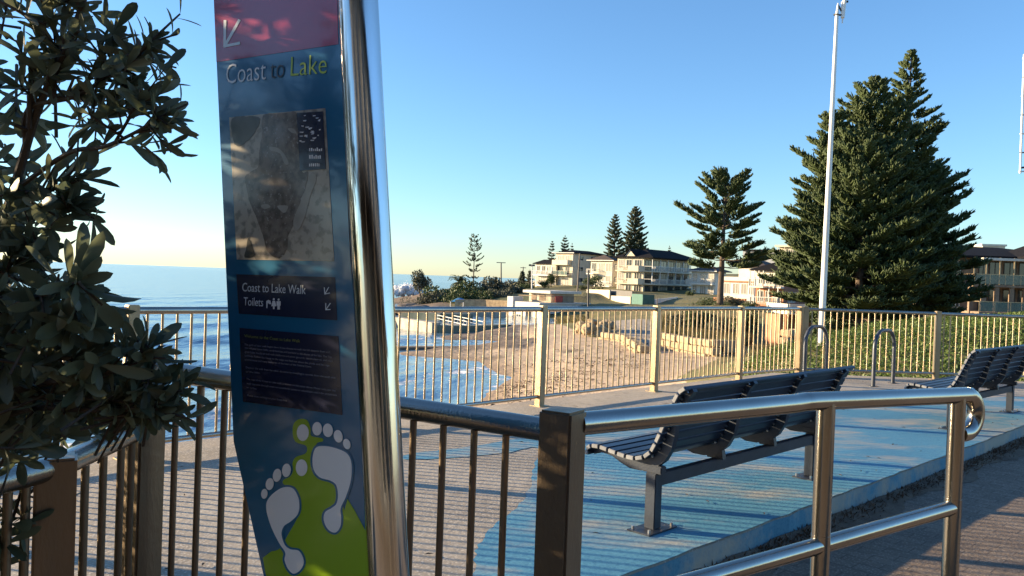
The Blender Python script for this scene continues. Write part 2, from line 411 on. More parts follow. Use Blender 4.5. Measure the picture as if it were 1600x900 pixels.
rockw = np.clip((( -TX - 8) / 6), 0, 1) * ((TY > 60) & (TY < 175)) * blurmask(TZ < -1.9, 2)
rockw = np.maximum(rockw, blurmask((TZ < -3.3) & (TY > 60) & (TX < 4), 1) * .6)
TZ += fbm(TX, TY, .35, 3) * np.where(sand, .05, .10) * np.clip((RR - 14) / 10, 0, 1) + fbm(TX, TY, 1.6, 5) * .02 * np.clip((RR-14)/10, 0, 1)
TZ += rockw * fbm(TX, TY, .5, 9) * .45
m = bpy.data.materials.new('shore_ground'); m.use_nodes = True
nt = m.node_tree; N = nt.nodes; Lk = nt.links; b = N['Principled BSDF']; b.inputs['Roughness'].default_value = .9
tc = N.new('ShaderNodeTexCoord')
def _noise(sc, det=6):
    n = N.new('ShaderNodeTexNoise'); n.inputs['Scale'].default_value = sc; n.inputs['Detail'].default_value = det
    Lk.new(tc.outputs['Object'], n.inputs['Vector']); return n.outputs[0]
def _rmp(x, a, c, o0=0., o1=1.):
    r = N.new('ShaderNodeMapRange'); r.inputs[1].default_value = a; r.inputs[2].default_value = c; r.inputs[3].default_value = o0; r.inputs[4].default_value = o1; Lk.new(x, r.inputs[0]); return r.outputs[0]
def _mix(f, a, c):
    x = N.new('ShaderNodeMix'); x.data_type = 'RGBA'; Lk.new(f, x.inputs[0])
    for i, q in ((6, a), (7, c)):
        if isinstance(q, tuple): x.inputs[i].default_value = (*q, 1)
        else: Lk.new(q, x.inputs[i])
    return x.outputs[2]
def _att(nm):
    a = N.new('ShaderNodeAttribute'); a.attribute_name = nm; return a.outputs['Fac']
def _math(op, a, c):
    x = N.new('ShaderNodeMath'); x.operation = op
    for i, q in ((0, a), (1, c)):
        if isinstance(q, (int, float)): x.inputs[i].default_value = q
        else: Lk.new(q, x.inputs[i])
    return x.outputs[0]
sandc = _mix(_rmp(_noise(.5), .35, .65), (.49,.37,.25), (.40,.295,.195))
sandc = _mix(_rmp(_noise(3.2), .56, .70), sandc, (.25,.175,.115))
sandc = _mix(_rmp(_noise(.33, 9), .60, .70), sandc, (.20,.15,.10))
sandc = _mix(_att('wet'), sandc, (.27,.185,.115))
grassc = _mix(_rmp(_noise(.25), .38, .62), (.14,.125,.04), (.22,.165,.065))
grassc = _mix(_rmp(_noise(2.5), .45, .65), grassc, (.085,.10,.025))
wob = _math('ADD', _att('grass'), _math('MULTIPLY', _math('SUBTRACT', _noise(.9), .5), .9))
c = _mix(_rmp(wob, .4, .6), sandc, grassc)
c = _mix(_att('path'), c, (.36,.31,.25))
c = _mix(_att('scrub'), c, (.075,.085,.03))
c = _mix(_rmp(_math('ADD', _att('rock'), _math('MULTIPLY', _math('SUBTRACT', _noise(.7), .5), .8)), .35, .6), c, (.15,.11,.08))
Lk.new(c, b.inputs['Base Color'])
bp = N.new('ShaderNodeBump'); bp.inputs['Strength'].default_value = .9; bp.inputs['Distance'].default_value = .12
Lk.new(_noise(2.2, 5), bp.inputs['Height']); Lk.new(bp.outputs[0], b.inputs['Normal'])
M['shore'] = m
scrub = blurmask((TY > 130) & (TY < 195) & (TX < 8) & (TZ > -2.4), 2)
wet = np.clip(1 - (TZ - SEA) / .28, 0, 1)
tag(np_mesh('ground', np.stack([TX, TY, TZ], -1).reshape(-1, 3), grid_faces(NR, NA), M['shore'], attr={'grass': grassw.ravel(), 'path': pathw.ravel(), 'rock': rockw.ravel(), 'wet': wet.ravel(), 'scrub': scrub.ravel()}, smooth=True), kind='structure')

# ------------------------------------------------------------------ sea
NR, NA = 420, 420
rr = np.concatenate([np.geomspace(9, 400, 360), np.geomspace(420, 45000, 60)]); aa = np.linspace(R(-75), R(75), NA)
RR, AA = np.meshgrid(rr, aa, indexing='ij'); X, Y = RR * np.sin(AA), RR * np.cos(AA)
H0 = hts(X, Y); dep = SEA - H0
u = X * .72 - Y * .30 + .9 * fbm(X, Y, .06, 2) * 2          # swell travels in to the beach
fade = np.clip((220 - RR) / 150, 0, 1) * np.clip(dep / .5, 0, 1)
Z = SEA + fade * (.11 * np.sin(u * .62) + .06 * np.sin(u * 1.15 + .3 * Y) + .07 * fbm(X, Y, .9, 4))
brk = np.exp(-((np.mod(u * .62 - 1.3, 6.283) - .9) / .55) ** 2) * np.clip((3.0 - dep) / 1.6, 0, 1) * np.clip(dep / .2, 0, 1)
far = (RR > 260)
foam = np.where(far, 0, np.clip(brk * .62 + np.clip(1 - dep / .30, 0, 1) * .55, 0, 1)) * (RR < 200)
m = bpy.data.materials.new('sea_water'); m.use_nodes = True
nt = m.node_tree; N = nt.nodes; Lk = nt.links; b = N['Principled BSDF']
tc = N.new('ShaderNodeTexCoord')
b.inputs['Roughness'].default_value = .2; b.inputs['IOR'].default_value = 1.33
wc = _mix(_rmp(_noise(.02), .35, .65), (.06,.135,.20), (.08,.16,.225))
wc = _mix(_att('shallow'), wc, (.17,.27,.33))
fm = _math('ADD', _att('foam'), _math('MULTIPLY', _math('SUBTRACT', _noise(1.1, 9), .5), 1.5))
fr = _rmp(fm, .56, .80)
fr = _math('MULTIPLY', fr, _rmp(_att('foam'), .02, .16))
Lk.new(_mix(fr, wc, (.74,.75,.76)), b.inputs['Base Color'])
Lk.new(_rmp(fr, 0, 1, .16, .8), b.inputs['Roughness'])
mpn = N.new('ShaderNodeMapping'); mpn.inputs['Rotation'].default_value = (0,0,R(-23)); mpn.inputs['Scale'].default_value = (1,.35,1)
Lk.new(tc.outputs['Object'], mpn.inputs[0])
def wavetex(sc, det):
    n = N.new('ShaderNodeTexNoise'); n.inputs['Scale'].default_value = sc; n.inputs['Detail'].default_value = det
    Lk.new(mpn.outputs[0], n.inputs['Vector']); return n.outputs[0]
hsum = _math('ADD', _math('MULTIPLY', wavetex(.22, 3), 1.6), _math('MULTIPLY', wavetex(1.1, 5), .5))
bp = N.new('ShaderNodeBump'); bp.inputs['Strength'].default_value = 1.0; bp.inputs['Distance'].default_value = .32
Lk.new(hsum, bp.inputs['Height']); Lk.new(bp.outputs[0], b.inputs['Normal'])
M['sea'] = m
tag(np_mesh('sea', np.stack([X, Y, Z], -1).reshape(-1, 3), grid_faces(NR, NA), M['sea'], attr={'foam': foam.ravel(), 'shallow': np.clip(1 - dep / 1.8, 0, .9).ravel()}, smooth=True), kind='structure')

# ------------------------------------------------------------------ plaza slab, blue paint, path
PZ = .165
KA, KB = Vector((-4.7, -1.05)), Vector((11.15, 14.75))       # kerb edge line (x - y = -3.6)
kerb = []
for i in range(121):
    p = KA.lerp(KB, i / 120); j = random.uniform(-.008, .008)
    kerb.append(Vector((p.x + j, p.y - j, 0)))
slab = MB()
top = [Vector((p.x, p.y, PZ)) for p in kerb] + [Vector((4.72, 14.75, PZ)), Vector((-11.0, -1.05, PZ))]
slab.poly(top)
nb = len(top)
slab.add(top + [Vector((p.x, p.y, -3.2 if i > 120 else -.4)) for i, p in enumerate(top)], [(i, (i+1) % nb, (i+1) % nb + nb, i + nb) for i in range(nb)])
tag(slab.build('plaza', M['plaza'], fixn=True), kind='structure')
pm = MB(); pm.add([(-7.8,-4,0),(-2.3,1.5,0),(10.8,14.6,0),(18,15.3,0),(18,-4,0)], [(0,4,3,2,1)])
pm.add([(-14,-6,-.004),(-14,1.8,-.004),(18,2,-.004),(18,-6,-.004)], [(0,3,2,1)])
tag(pm.build('path', M['path'], fixn=False), kind='structure')
blue_img = [(1600,620),(1480,624),(1300,632),(1180,636),(1050,642),(960,655),(860,676),(760,694),(690,704),(640,709),(632,718),(700,716),(790,708),(838,700),(834,730),(826,765),(800,800),(758,835),(742,868),(742,912)]
bl = [G(px, py, PZ) for px, py in blue_img]
def cat(pts, n=5, closed=False):
    o = []; k = len(pts)
    rngk = range(k if closed else k - 1)
    for i in rngk:
        g = (lambda j: pts[j % k]) if closed else (lambda j: pts[max(0, min(k-1, j))])
        p0, p1, p2, p3 = g(i-1), g(i), g(i+1), g(i+2)
        for s in range(n):
            t = s / n
            o.append(.5 * ((2*p1) + (p2-p0)*t + (2*p0-5*p1+4*p2-p3)*t*t + (3*p1-p0-3*p2+p3)*t**3))
    if not closed: o.append(pts[-1])
    return o
bl = [p + Vector((random.uniform(-.015,.015), random.uniform(-.015,.015), 0)) for p in cat(bl, 6)]
e0 = Vector((-.35, 3.25, PZ)); 
bl = [Vector((8.6, 12.2, PZ))] + bl + [e0]
far_i = int((8.6 - KA.x) / (KB.x - KA.x) * 120); near_i = int((-.35 - KA.x) / (KB.x - KA.x) * 120)
for i in range(near_i, far_i + 1):
    bl.append(Vector((kerb[i].x - .004, kerb[i].y + .004, PZ)))
bm_ = MB(); bm_.poly([Vector((p.x, p.y, PZ + .004)) for p in bl])
tag(bm_.build('blue_floor_paint', M['blue']), kind='structure')
kf = MB(); n = near_i
vs = []
for i in range(max(0, near_i - 40), far_i + 1):
    k = kerb[i]; vs += [(k.x + .004, k.y - .004, PZ - .003 + random.uniform(-.004, .0)), (k.x + .006, k.y - .006, .02 + random.uniform(0, .02))]
kf.add(vs, [(2*i, 2*i+2, 2*i+3, 2*i+1) for i in range(len(vs)//2 - 1)])
tag(kf.build('kerb_paint', M['kerbblue']), kind='structure')
# sand and dry weeds gathered in the angle below the kerb
sp = MB(); vs = []
for i in range(max(0, near_i - 30), far_i + 1):
    k = kerb[i]; w = .20 + .07 * math.sin(i * .6) + random.uniform(-.03, .04)
    vs += [(k.x + .012, k.y - .012, .045 + random.uniform(-.012, .012)), (k.x + .75*w*.6, k.y - .75*w*.6, .022), (k.x + .75*w, k.y - .75*w, .003)]
sp.add(vs, [q for i in range(len(vs)//3 - 1) for q in ((3*i, 3*i+1, 3*i+4, 3*i+3), (3*i+1, 3*i+2, 3*i+5, 3*i+4))])
M['dirt'] = mat('sandy_dirt', (.17,.125,.085), (.10,.072,.05), 5, .95, bump=.8, bscale=60)
tag(sp.build('kerb_dirt', M['dirt'], smooth=True), kind='structure')
P = []; D = []; L = []; W = []
dens = fbm(np.linspace(0, 30, 400), np.zeros(400), .9, 21)
while len(P) < 5200:
    i = random.randint(near_i - 10, far_i - 1); t = random.random()
    if dens[min(399, int((i + t) * 3))] < random.uniform(-.9, .5): continue
    k = kerb[i].lerp(kerb[i+1], t); w = abs(random.gauss(0, .06)) + .015
    P.append((k.x + w*.8, k.y - w*.8, .02)); D.append((random.gauss(0, .7), random.gauss(0, .7), random.uniform(.2, 1)))
    L.append(random.uniform(.015, .065)); W.append(random.uniform(.004, .012))
P, D = np.array(P), np.array(D)
V, T, rd = leafquads(P, D, rng.normal(size=P.shape), L, W)
tag(np_mesh('dry_weeds', V, T, M['weed'], attr={'rnd': rd}), 'dry brown weeds growing along the foot of the blue painted kerb', 'weeds', kind='stuff')

# ------------------------------------------------------------------ fences
def barmesh(r, h, n=10):
    mb = MB(); mb.tube([(0,0,0),(0,0,h)], r, n); return mb.mesh('bar', M['bar'], smooth=True)
def square_post(parent, p, ang, s, z0, z1, mt='post', cap=True):
    mb = MB(); Mx = Matrix.Translation(p) @ Matrix.Rotation(ang, 4, 'Z')
    h = s / 2
    mb.bev((-h,-h,z0), (h,h,z1), .006, Mx)
    o = mb.build('post', M[mt], parent, smooth=True)
    if cap:
        pl = MB(); pl.bev((-.085,-.085,z0), (.085,.085,z0+.010), .002, Mx)
        q = pl.build('base_plate', M[mt], o, smooth=True)
    return o
def fence_run(name, label, posts, ang, barspace, zt, zb, rt, rb, br, z0, maxbars=100, extra_rail=None, ps=.09):
    root = thing(name, label, 'fence', (posts[0].x, posts[0].y, z0))
    for p in posts: square_post(root, Vector((p.x, p.y, 0)), ang, ps, z0, zt + .045)
    dirn = (posts[-1] - posts[0]).normalized()
    for a, b_ in zip(posts[:-1], posts[1:]):
        for nm, z, r in (('top_rail', zt, rt), ('bottom_rail', zb, rb)):
            mb = MB(); mb.tube([Vector((a.x, a.y, z)) + dirn * ps * .5, Vector((b_.x, b_.y, z)) - dirn * ps * .5], r, 16)
            mb.build(nm, M['steel'], root, smooth=True)
    bars = []
    for a, b_ in zip(posts[:-1], posts[1:]):
        n = int(round((b_ - a).length / barspace))
        for i in range(1, n): bars.append(a.lerp(b_, i / n))
    vis = sorted(bars, key=lambda p: p.length)
    me = barmesh(br, zt - zb)
    keep = vis[:maxbars]; rest = vis[maxbars:]
    for p in keep: link('bar', me, root, Vector((p.x, p.y, zb)) - ORG[root.name])
    if rest:
        mb = MB()
        for p in rest: mb.tube([(p.x, p.y, zb), (p.x, p.y, zt)], br, 8)
        tag(mb.build('far_bars', M['bar'], root, smooth=True), kind='stuff')
    return root
f0 = Vector((-2.965, 6.46, 0)); fd = Vector((1.672, 1.724, 0))
sea_posts = [f0 + fd * k for k in range(-3, 5)] + [Vector((5.05, 14.42, 0))]
fence_run('sea_fence', 'long steel fence with square posts and thin bars along the seaward edge above the beach', sea_posts, math.atan2(fd.y, fd.x), .122, PZ + 1.165, PZ + .115, .030, .022, .0105, PZ)
side_posts = [Vector((5.16, 14.46, 0)), Vector((7.50, 14.50, 0)), Vector((9.85, 14.55, 0)), Vector((12.2, 14.6, 0))]
fence_run('bank_fence', 'steel fence in front of the green leafy bank, behind the two bike hoops', side_posts, 0.0, .112, PZ + 1.165, PZ + .115, .027, .022, .0105, PZ)

# near barrier behind the sign: two square posts, one thick rail, bars
NP0, NP1 = Vector((-1.10, 2.50, 0)), Vector((.138, 2.05, 0))
zr0, zr1 = at(262, 578, 2.49).z, at(846, 672, 2.06).z
nb_ = thing('near_barrier', 'dark near barrier with thick round top rail running behind the sign between two square posts', 'fence', (NP0.x, NP0.y, 0))
pa = math.atan2((NP1 - NP0).y, (NP1 - NP0).x)
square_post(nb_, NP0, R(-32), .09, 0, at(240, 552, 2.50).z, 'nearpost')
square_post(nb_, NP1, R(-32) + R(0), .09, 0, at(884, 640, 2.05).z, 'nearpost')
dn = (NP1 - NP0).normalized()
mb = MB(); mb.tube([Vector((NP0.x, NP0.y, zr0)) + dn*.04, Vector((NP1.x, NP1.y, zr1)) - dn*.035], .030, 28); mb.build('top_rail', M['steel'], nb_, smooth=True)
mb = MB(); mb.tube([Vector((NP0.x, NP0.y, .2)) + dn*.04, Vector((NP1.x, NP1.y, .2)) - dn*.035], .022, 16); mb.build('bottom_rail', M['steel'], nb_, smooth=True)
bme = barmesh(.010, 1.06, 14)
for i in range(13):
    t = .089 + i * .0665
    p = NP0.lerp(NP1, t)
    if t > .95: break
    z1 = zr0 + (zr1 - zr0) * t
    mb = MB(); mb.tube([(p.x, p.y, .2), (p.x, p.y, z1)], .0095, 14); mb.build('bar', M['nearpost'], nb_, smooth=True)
# left barrier towards the camera
LP = at(88, 718, 1.98)
lz = at(88, 712, 1.98).z
lb = thing('left_barrier', 'short barrier half covered by the leafy shrub at the lower left corner', 'fence', (LP.x, LP.y, 0))
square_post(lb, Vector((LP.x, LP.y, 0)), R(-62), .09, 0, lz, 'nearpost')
LA, LB_ = at(-260, 800, 1.50), at(216, 676, 2.46)
LA.z = LB_.z = (lz + LB_.z) / 2 - .01
e1 = Vector((LP.x, LP.y, LA.z))
for a, b_ in ((LA, e1), (e1, LB_)):
    d = (b_ - a).normalized()
    mb = MB(); mb.tube([a + d*.03, b_ - d*.03], .030, 28); mb.build('top_rail', M['steel'], lb, smooth=True)
mb = MB(); mb.tube([(LA.x, LA.y, .2), (e1.x, e1.y, .2), (LB_.x, LB_.y, .2)], .022, 16); mb.build('bottom_rail', M['steel'], lb, smooth=True)
for px in (12, 40, 132, 160, 187, 203):
    Yb = 1.98 + (px - 88) / 128 * .48 if px > 88 else 1.98 - (88 - px) / 348 * .48
    p = at(px, 780, Yb)
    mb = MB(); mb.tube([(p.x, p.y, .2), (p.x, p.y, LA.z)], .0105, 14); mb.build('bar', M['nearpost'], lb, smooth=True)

# tubular handrail with looped end
H1, H2 = at(1291, 626, 2.66), at(1496, 618, 3.04)
hz = (H1.z + H2.z) / 2
S0 = Vector((NP1.x + .04, NP1.y + .02, at(925, 662, 2.08).z))
hd = Vector(((H2 - H1).x, (H2 - H1).y, 0)).normalized()
hr = thing('handrail', 'shiny tubular handrail with a looped end beside the path, right of the square post', 'handrail', (H1.x, H1.y, 0))
E_ = Vector((H2.x, H2.y, H2.z)) + hd * .055
pts = [S0, S0.lerp(H1, .5), H1, H1.lerp(H2, .5), H2, E_]
pts = [S0] + [S0.lerp(Vector((H1.x, H1.y, H1.z)), k/6) for k in range(1, 6)] + cat([H1 - hd*.12, H1, H2, E_], 4)[1:]
rad = .072
for k in range(1, 13):
    a = math.pi * k / 12
    pts.append(E_ + hd * rad * math.sin(a) + Vector((0, 0, -rad * (1 - math.cos(a)))))
pts.append(E_ - hd * .03 + Vector((0, 0, -2*rad)))
mb = MB(); mb.tube(pts, .030, 32); mb.build('top_rail', M['tube'], hr, smooth=True)
for hp in (H1, H2):
    mb = MB(); mb.tube([(hp.x, hp.y, 0), (hp.x, hp.y, hp.z - .005)], .0295, 32); mb.build('post', M['tube'], hr, smooth=True)
m1, m2 = Vector((H1.x, H1.y, at(1291, 852, 2.66).z)), Vector((H2.x, H2.y, at(1496, 793, 3.04).z))
md = (m1 - m2).normalized()
mb = MB(); mb.tube([m1 + md * 1.05, m1 + md*.004], .027, 24); mb.build('mid_rail', M['tube'], hr, smooth=True)
md2 = (m2 - m1).normalized()
mb = MB(); mb.tube([m1 + md2*.004, m2 - md2*.004], .027, 24); mb.build('mid_rail', M['tube'], hr, smooth=True)
for q in (m1, m2):
    mb = MB(); mb.tube([(q.x, q.y, q.z - .034), (q.x, q.y, q.z + .034)], .0305, 24)
    mb.build('weld_collar', M['tube'], hr, smooth=True)

# ------------------------------------------------------------------ benches
def make_bench():
    root = thing('bench', 'nearer dark blue slatted bench standing on blue paint behind the handrail', 'bench', (0,0,0), 'slatted benches on the plaza')
    prof = [(.47,.385),(.482,.425),(.44,.455),(.375,.458),(.305,.450),(.235,.440),(.165,.432),(.095,.432),(.030,.450),(-.022,.492),(-.055,.552),(-.084,.616),(-.112,.681),(-.140,.746),(-.168,.811),(-.200,.872),(-.252,.912)]
    LX0, LX1 = -1.19, 1.30
    for i in range(len(prof) - 1):
        (y0, z0), (y1, z1) = prof[i], prof[i+1]
        c = Vector((0, (y0+y1)/2, (z0+z1)/2)); d = Vector((0, y1-y0, z1-z0)); w = d.length - .010
        Mx = Matrix.Translation(c) @ Matrix.Rotation(math.atan2(d.z, d.y), 4, 'X')
        mb = MB(); mb.bev((LX0, -w/2, -.013), (LX1, w/2, .013), .005, Mx); s_ = mb.build('slat', M['bench'], root, smooth=True)
        for x in (LX0, LX1):
            cp_ = MB(); cp_.bev((x-.006, -w/2+.002, -.0125), (x+.006, w/2-.002, .0125), .003, Mx)
            cp_.build('end_cap', M['bench_cap'], s_, smooth=True)
    for x in (-1.11, -.37, .37, 1.11):
        mb = MB(); out = []; inn = []
        for i, (y, z) in enumerate(prof):
            a = Vector(prof[max(0, i-1)]); c = Vector(prof[min(len(prof)-1, i+1)]); t = (c - a).normalized(); nn = Vector((-t.y, t.x))
            dp = .035 + (.035 if 6 <= i <= 10 else 0) + (.02 if i in (5, 11) else 0)
            if i in (0, len(prof)-1): dp = .022
            out.append(Vector((x-.022, y, z)) + Vector((0, nn.x, nn.y)) * .013); inn.append(Vector((x-.022, y, z)) + Vector((0, nn.x, nn.y)) * (.013 + dp))
        n = len(prof); q = out + inn; q2 = [p + Vector((.044, 0, 0)) for p in q]
        vv = q + q2; ff = []
        for i in range(n-1):
            ff += [(i, i+1, n+i+1, n+i), (2*n+i, 3*n+i, 3*n+i+1, 2*n+i+1), (i, 2*n+i, 2*n+i+1, i+1), (n+i, n+i+1, 3*n+i+1, 3*n+i)]
        ff += [(0, n, 3*n, 2*n), (n-1, 3*n-1, 4*n-1, 2*n-1)]
        mb.add(vv, ff)
        fr = mb.build('frame', M['bench_frame'], root)
        for i in range(8, len(prof)-1):
            (y0, z0), (y1, z1) = prof[i], prof[i+1]; t = Vector((y1-y0, z1-z0)).normalized(); nn = Vector((-t.y, t.x)); c = Vector(((y0+y1)/2, (z0+z1)/2))
            for xx in (-.034, .034):
                p0 = c + nn*.012; p1 = c + nn*.024
                bb = MB(); bb.tube([(x+xx, p0.x, p0.y), (x+xx, p1.x, p1.y)], .0075, 8)
                bb.build('bolt', M['zinc'], fr, smooth=True)
    for x in (-1.11, 1.11):
        mb = MB(); mb.bev((x-.038, -.038, .008), (x+.038, .038, .352), .005); lg = mb.build('leg', M['bench_frame'], root, smooth=True)
        mb = MB(); mb.bev((x-.15, -.085, 0), (x+.15, .085, .010), .003); bp_ = mb.build('base_plate', M['bench_frame'], lg, smooth=True)
        for sx in (-.12, .12):
            for sy in (-.06, .06):
                bb = MB(); bb.tube([(x+sx, sy, .01), (x+sx, sy, .032)], .010, 6); bb.build('anchor_bolt', M['zinc'], lg)
        mb = MB(); mb.bev((x-.03, -.07, .352), (x+.03, .075, .400), .006); mb.build('bracket', M['bench_frame'], root, smooth=True)
    mb = MB(); mb.bev((-1.07, -.03, .268), (1.07, .03, .345), .005); mb.build('beam', M['bench_frame'], root, smooth=True)
    for x in (-.37, .37):
        mb = MB(); mb.poly([(x-.02, -.06, .345), (x-.02, .06, .345), (x-.02, .10, .405), (x-.02, -.05, .405)], (.04, 0, 0)); mb.build('bracket', M['bench_frame'], root)
    return root
b1 = make_bench(); b1.location = (1.695, 5.885, PZ + .004); b1.rotation_euler.z = R(45.7)
b2 = copy_tree(b1); b2.location = (5.80, 10.07, PZ + .004); b2.rotation_euler.z = R(44)
b2['label'] = 'farther dark blue slatted bench at the right edge, in front of the green bank'

# ------------------------------------------------------------------ bike hoops
def make_hoop():
    root = thing('bike_hoop', 'upside-down U bike hoop in front of the pale pole, left one', 'bike rack', (0,0,0), 'grey bike hoops')
    pts = [(-.40,0,0),(-.40,0,.60)]
    for k in range(1, 7): a = math.pi/2*k/6; pts.append((-.40+.28*(1-math.cos(a)), 0, .60+.285*math.sin(a)))
    for k in range(0, 7): a = math.pi/2*k/6; pts.append((.12+.28*math.sin(a), 0, .60+.285*math.cos(a)))
    pts.append((.40,0,0))
    mb = MB(); mb.tube(pts, .031, 16); mb.build('tube', M['hoop'], root, smooth=True)
    for x in (-.4, .4):
        mb = MB(); mb.tube([(x,0,0),(x,0,.010)], .075, 20); mb.build('base_flange', M['hoop'], root, smooth=True)
    return root
hA = G(1364, 603.7, PZ); hB = G(1395, 598.7, PZ)
h1 = make_hoop(); c_ = (hA + hB) / 2; h1.location = c_; h1.rotation_euler.z = math.atan2((hB-hA).y, (hB-hA).x)
h1['label'] = 'grey bike hoop between the light pole and the farther bench'
h2 = copy_tree(h1); q = at(1256, 575, 13.7); h2.location = Vector((q.x + .29, 13.97, PZ))
h2['label'] = 'grey bike hoop in front of the pale light pole at the fence corner'

# ------------------------------------------------------------------ the sign
SR = at(545, 430, 1.50); SLf = at(353, 423, 1.65)
su = Vector((SR.x - SLf.x, SR.y - SLf.y, 0)).normalized(); sn = Vector((su.y, -su.x, 0))    # sn faces the viewer
def S(px, py, off=0.0):
    d = ray(px, py); o = Vector((0, 0, EYE)); c = SR + sn * off
    t = (c - o).dot(sn) / d.dot(sn)
    return o + d * t
base_ = S(560, 1480); 
sg = thing('trail_sign', 'tall blue and maroon trail sign with footprints, map and polished steel pole', 'sign', (base_.x, base_.y, 0))
M['sblue'] = mat('sign_blue', (.008,.125,.25), (.007,.108,.225), 5, .22, coat=.5, spec=.5)
M['smaroon'] = mat('sign_maroon', (.36,.014,.07), (.31,.012,.06), 5, .22, coat=.5)
M['snavy'] = mat('sign_navy', (.012,.016,.050), (.010,.013,.042), 5, .25, coat=.4)
M['sgreen'] = mat('sign_green', (.24,.40,.012), (.22,.37,.010), 4, .25, coat=.4)
M['swhite'] = mat('sign_white', (.74,.75,.76), None, rough=.3)
M['sgrey'] = mat('sign_lettering_grey', (.70,.72,.74), None, rough=.3)
M['slime'] = mat('sign_lettering_lime', (.42,.55,.05), None, rough=.3)
M['sdark'] = mat('sign_lettering_dark', (.010,.014,.03), None, rough=.3)
# outline of the panel, upwards and downwards beyond the photograph
pan = [(327,-150),(334,0),(350,350),(365,690),(412,900),(520,1380),(690,1380),(594,1000),(576,760),(547,400),(527,-20),(519,-150)]
mb = MB(); mb.poly([S(*p) for p in pan], -sn * .028); panel = mb.build('panel', M['sblue'], sg)
def decal(name, pts, off, m_, parent, thick=.0005):
    mb = MB(); mb.poly([S(px, py, off) for px, py in pts], -sn * thick); return mb.build(name, m_, parent)
decal('maroon_header', [(327,-149),(334,0),(338.2,97),(528.5,69),(526.5,-20),(519,-149)], .0008, M['smaroon'], panel)
# text
def text(name, s, A, B, cap, m_, parent, off=.0016):
    cu = bpy.data.curves.new('t', 'FONT'); cu.body = s; cu.size = 1.0; cu.offset = -.008 if cap > 20 else 0; cu.resolution_u = 3
    o = bpy.data.objects.new('t', cu); COL.objects.link(o)
    dg = bpy.context.evaluated_depsgraph_get(); me = o.evaluated_get(dg).to_mesh()
    co = np.array([v.co[:2] for v in me.vertices]); fs = [tuple(p.vertices) for p in me.polygons]
    o.to_mesh_clear(); bpy.data.objects.remove(o); bpy.data.curves.remove(cu)
    x0, x1 = co[:,0].min(), co[:,0].max()
    a, b_ = S(*A, off), S(*B, off); ux = (b_ - a)
    up = Vector((0, 0, (S(A[0], A[1]-cap, off) - a).z)) 
    mb = MB(); mb.add([a + ux * ((x - x0) / (x1 - x0)) + up * (y / .70) for x, y in co], fs)
    return mb.build(name, m_, parent, fixn=False)
text('lettering', 'Coast', (353,131), (415,124), 31, M['sgrey'], panel)
text('lettering', 'to', (422,123), (444,120.5), 31, M['sdark'], panel)
text('lettering', 'Lake', (454,119), (510,114.5), 31, M['slime'], panel)
def stroke(mb, pts, w, off):
    for a, b_ in zip(pts[:-1], pts[1:]):
        a, b_ = Vector(a), Vector(b_); d = (b_ - a).normalized(); n = Vector((-d.y, d.x)) * w / 2; a = a - d*w*.4; b_ = b_ + d*w*.4
        mb.poly([S(*(p), off) for p in ((a+n), (b_+n), (b_-n), (a-n))]); off += .00006
def arrow(parent, tail, tip, h1_, h2_, w, off=.0016):
    mb = MB(); stroke(mb, [tail, tip], w, off); stroke(mb, [h1_, tip, h2_], w, off + .00015); return mb.build('arrow', M['sgrey'], parent)
arrow(panel, (373.5,32), (351,72), (351.5,33), (373.5,67.5), 4.2)
# aerial map
m = bpy.data.materials.new('aerial_map'); m.use_nodes = True
nt = m.node_tree; N = nt.nodes; Lk = nt.links; b = N['Principled BSDF']; tc = N.new('ShaderNodeTexCoord'); b.inputs['Roughness'].default_value = .2
c = _mix(_rmp(_noise(9, 3), .4, .6), (.36,.335,.285), (.43,.385,.31)); c = _mix(_rmp(_noise(60, 6), .5, .62), c, (.22,.205,.175)); Lk.new(c, b.inputs['Base Color']); M['mapw'] = m
m = bpy.data.materials.new('aerial_map_land'); m.use_nodes = True
nt = m.node_tree; N = nt.nodes; Lk = nt.links; b = N['Principled BSDF']; tc = N.new('ShaderNodeTexCoord'); b.inputs['Roughness'].default_value = .2
c = _mix(_rmp(_noise(70, 8), .4, .6), (.21,.175,.145), (.10,.085,.072)); c = _mix(_rmp(_noise(22, 5), .55, .68), c, (.24,.21,.18)); c = _mix(_rmp(_noise(150, 3), .62, .7), c, (.33,.31,.29)); Lk.new(c, b.inputs['Base Color']); M['mapl'] = m
M['mapd'] = mat('aerial_map_dark', (.05,.055,.05), (.09,.09,.08), 40, .2)
M['maps'] = mat('aerial_map_shore', (.36,.335,.29), (.28,.26,.22), 30, .2)
mp_ = decal('map', [(358,183.5),(508,169),(522,408),(370,405.5)], .0008, M['mapw'], panel)
def zm(pts): return [(340 + x / 3.333, 150 + y / 3.333) for x, y in pts]
def lump(pts, n=4, j=1.0):
    o = cat([Vector(p) for p in pts], n, True)
    return [(p.x + random.uniform(-j, j), p.y + random.uniform(-j, j)) for p in o]
decal('land_shape', lump(zm([(240,100),(330,90),(405,85),(415,160),(430,300),(440,395),(470,395),(460,470),(440,550),(410,640),(370,720),(360,800),(320,845),(260,810),(240,740),(205,640),(170,560),(145,450),(150,410),(210,370),(215,300),(230,200)]), 5, .7), .0014, M['mapl'], mp_)
decal('dark_water', lump(zm([(75,120),(150,105),(215,110),(210,160),(160,230),(110,260),(80,230)]), 5, .8), .0014, M['mapd'], mp_)
decal('shore_strip', lump(zm([(500,400),(515,430),(480,530),(460,610),(430,690),(400,700),(395,650),(420,580),(450,500),(480,410)]), 4, .5), .0015, M['maps'], mp_)
decal('dark_water', lump(zm([(160,740),(180,780),(190,835),(140,840),(150,790)]), 4, .5), .0014, M['mapd'], mp_)
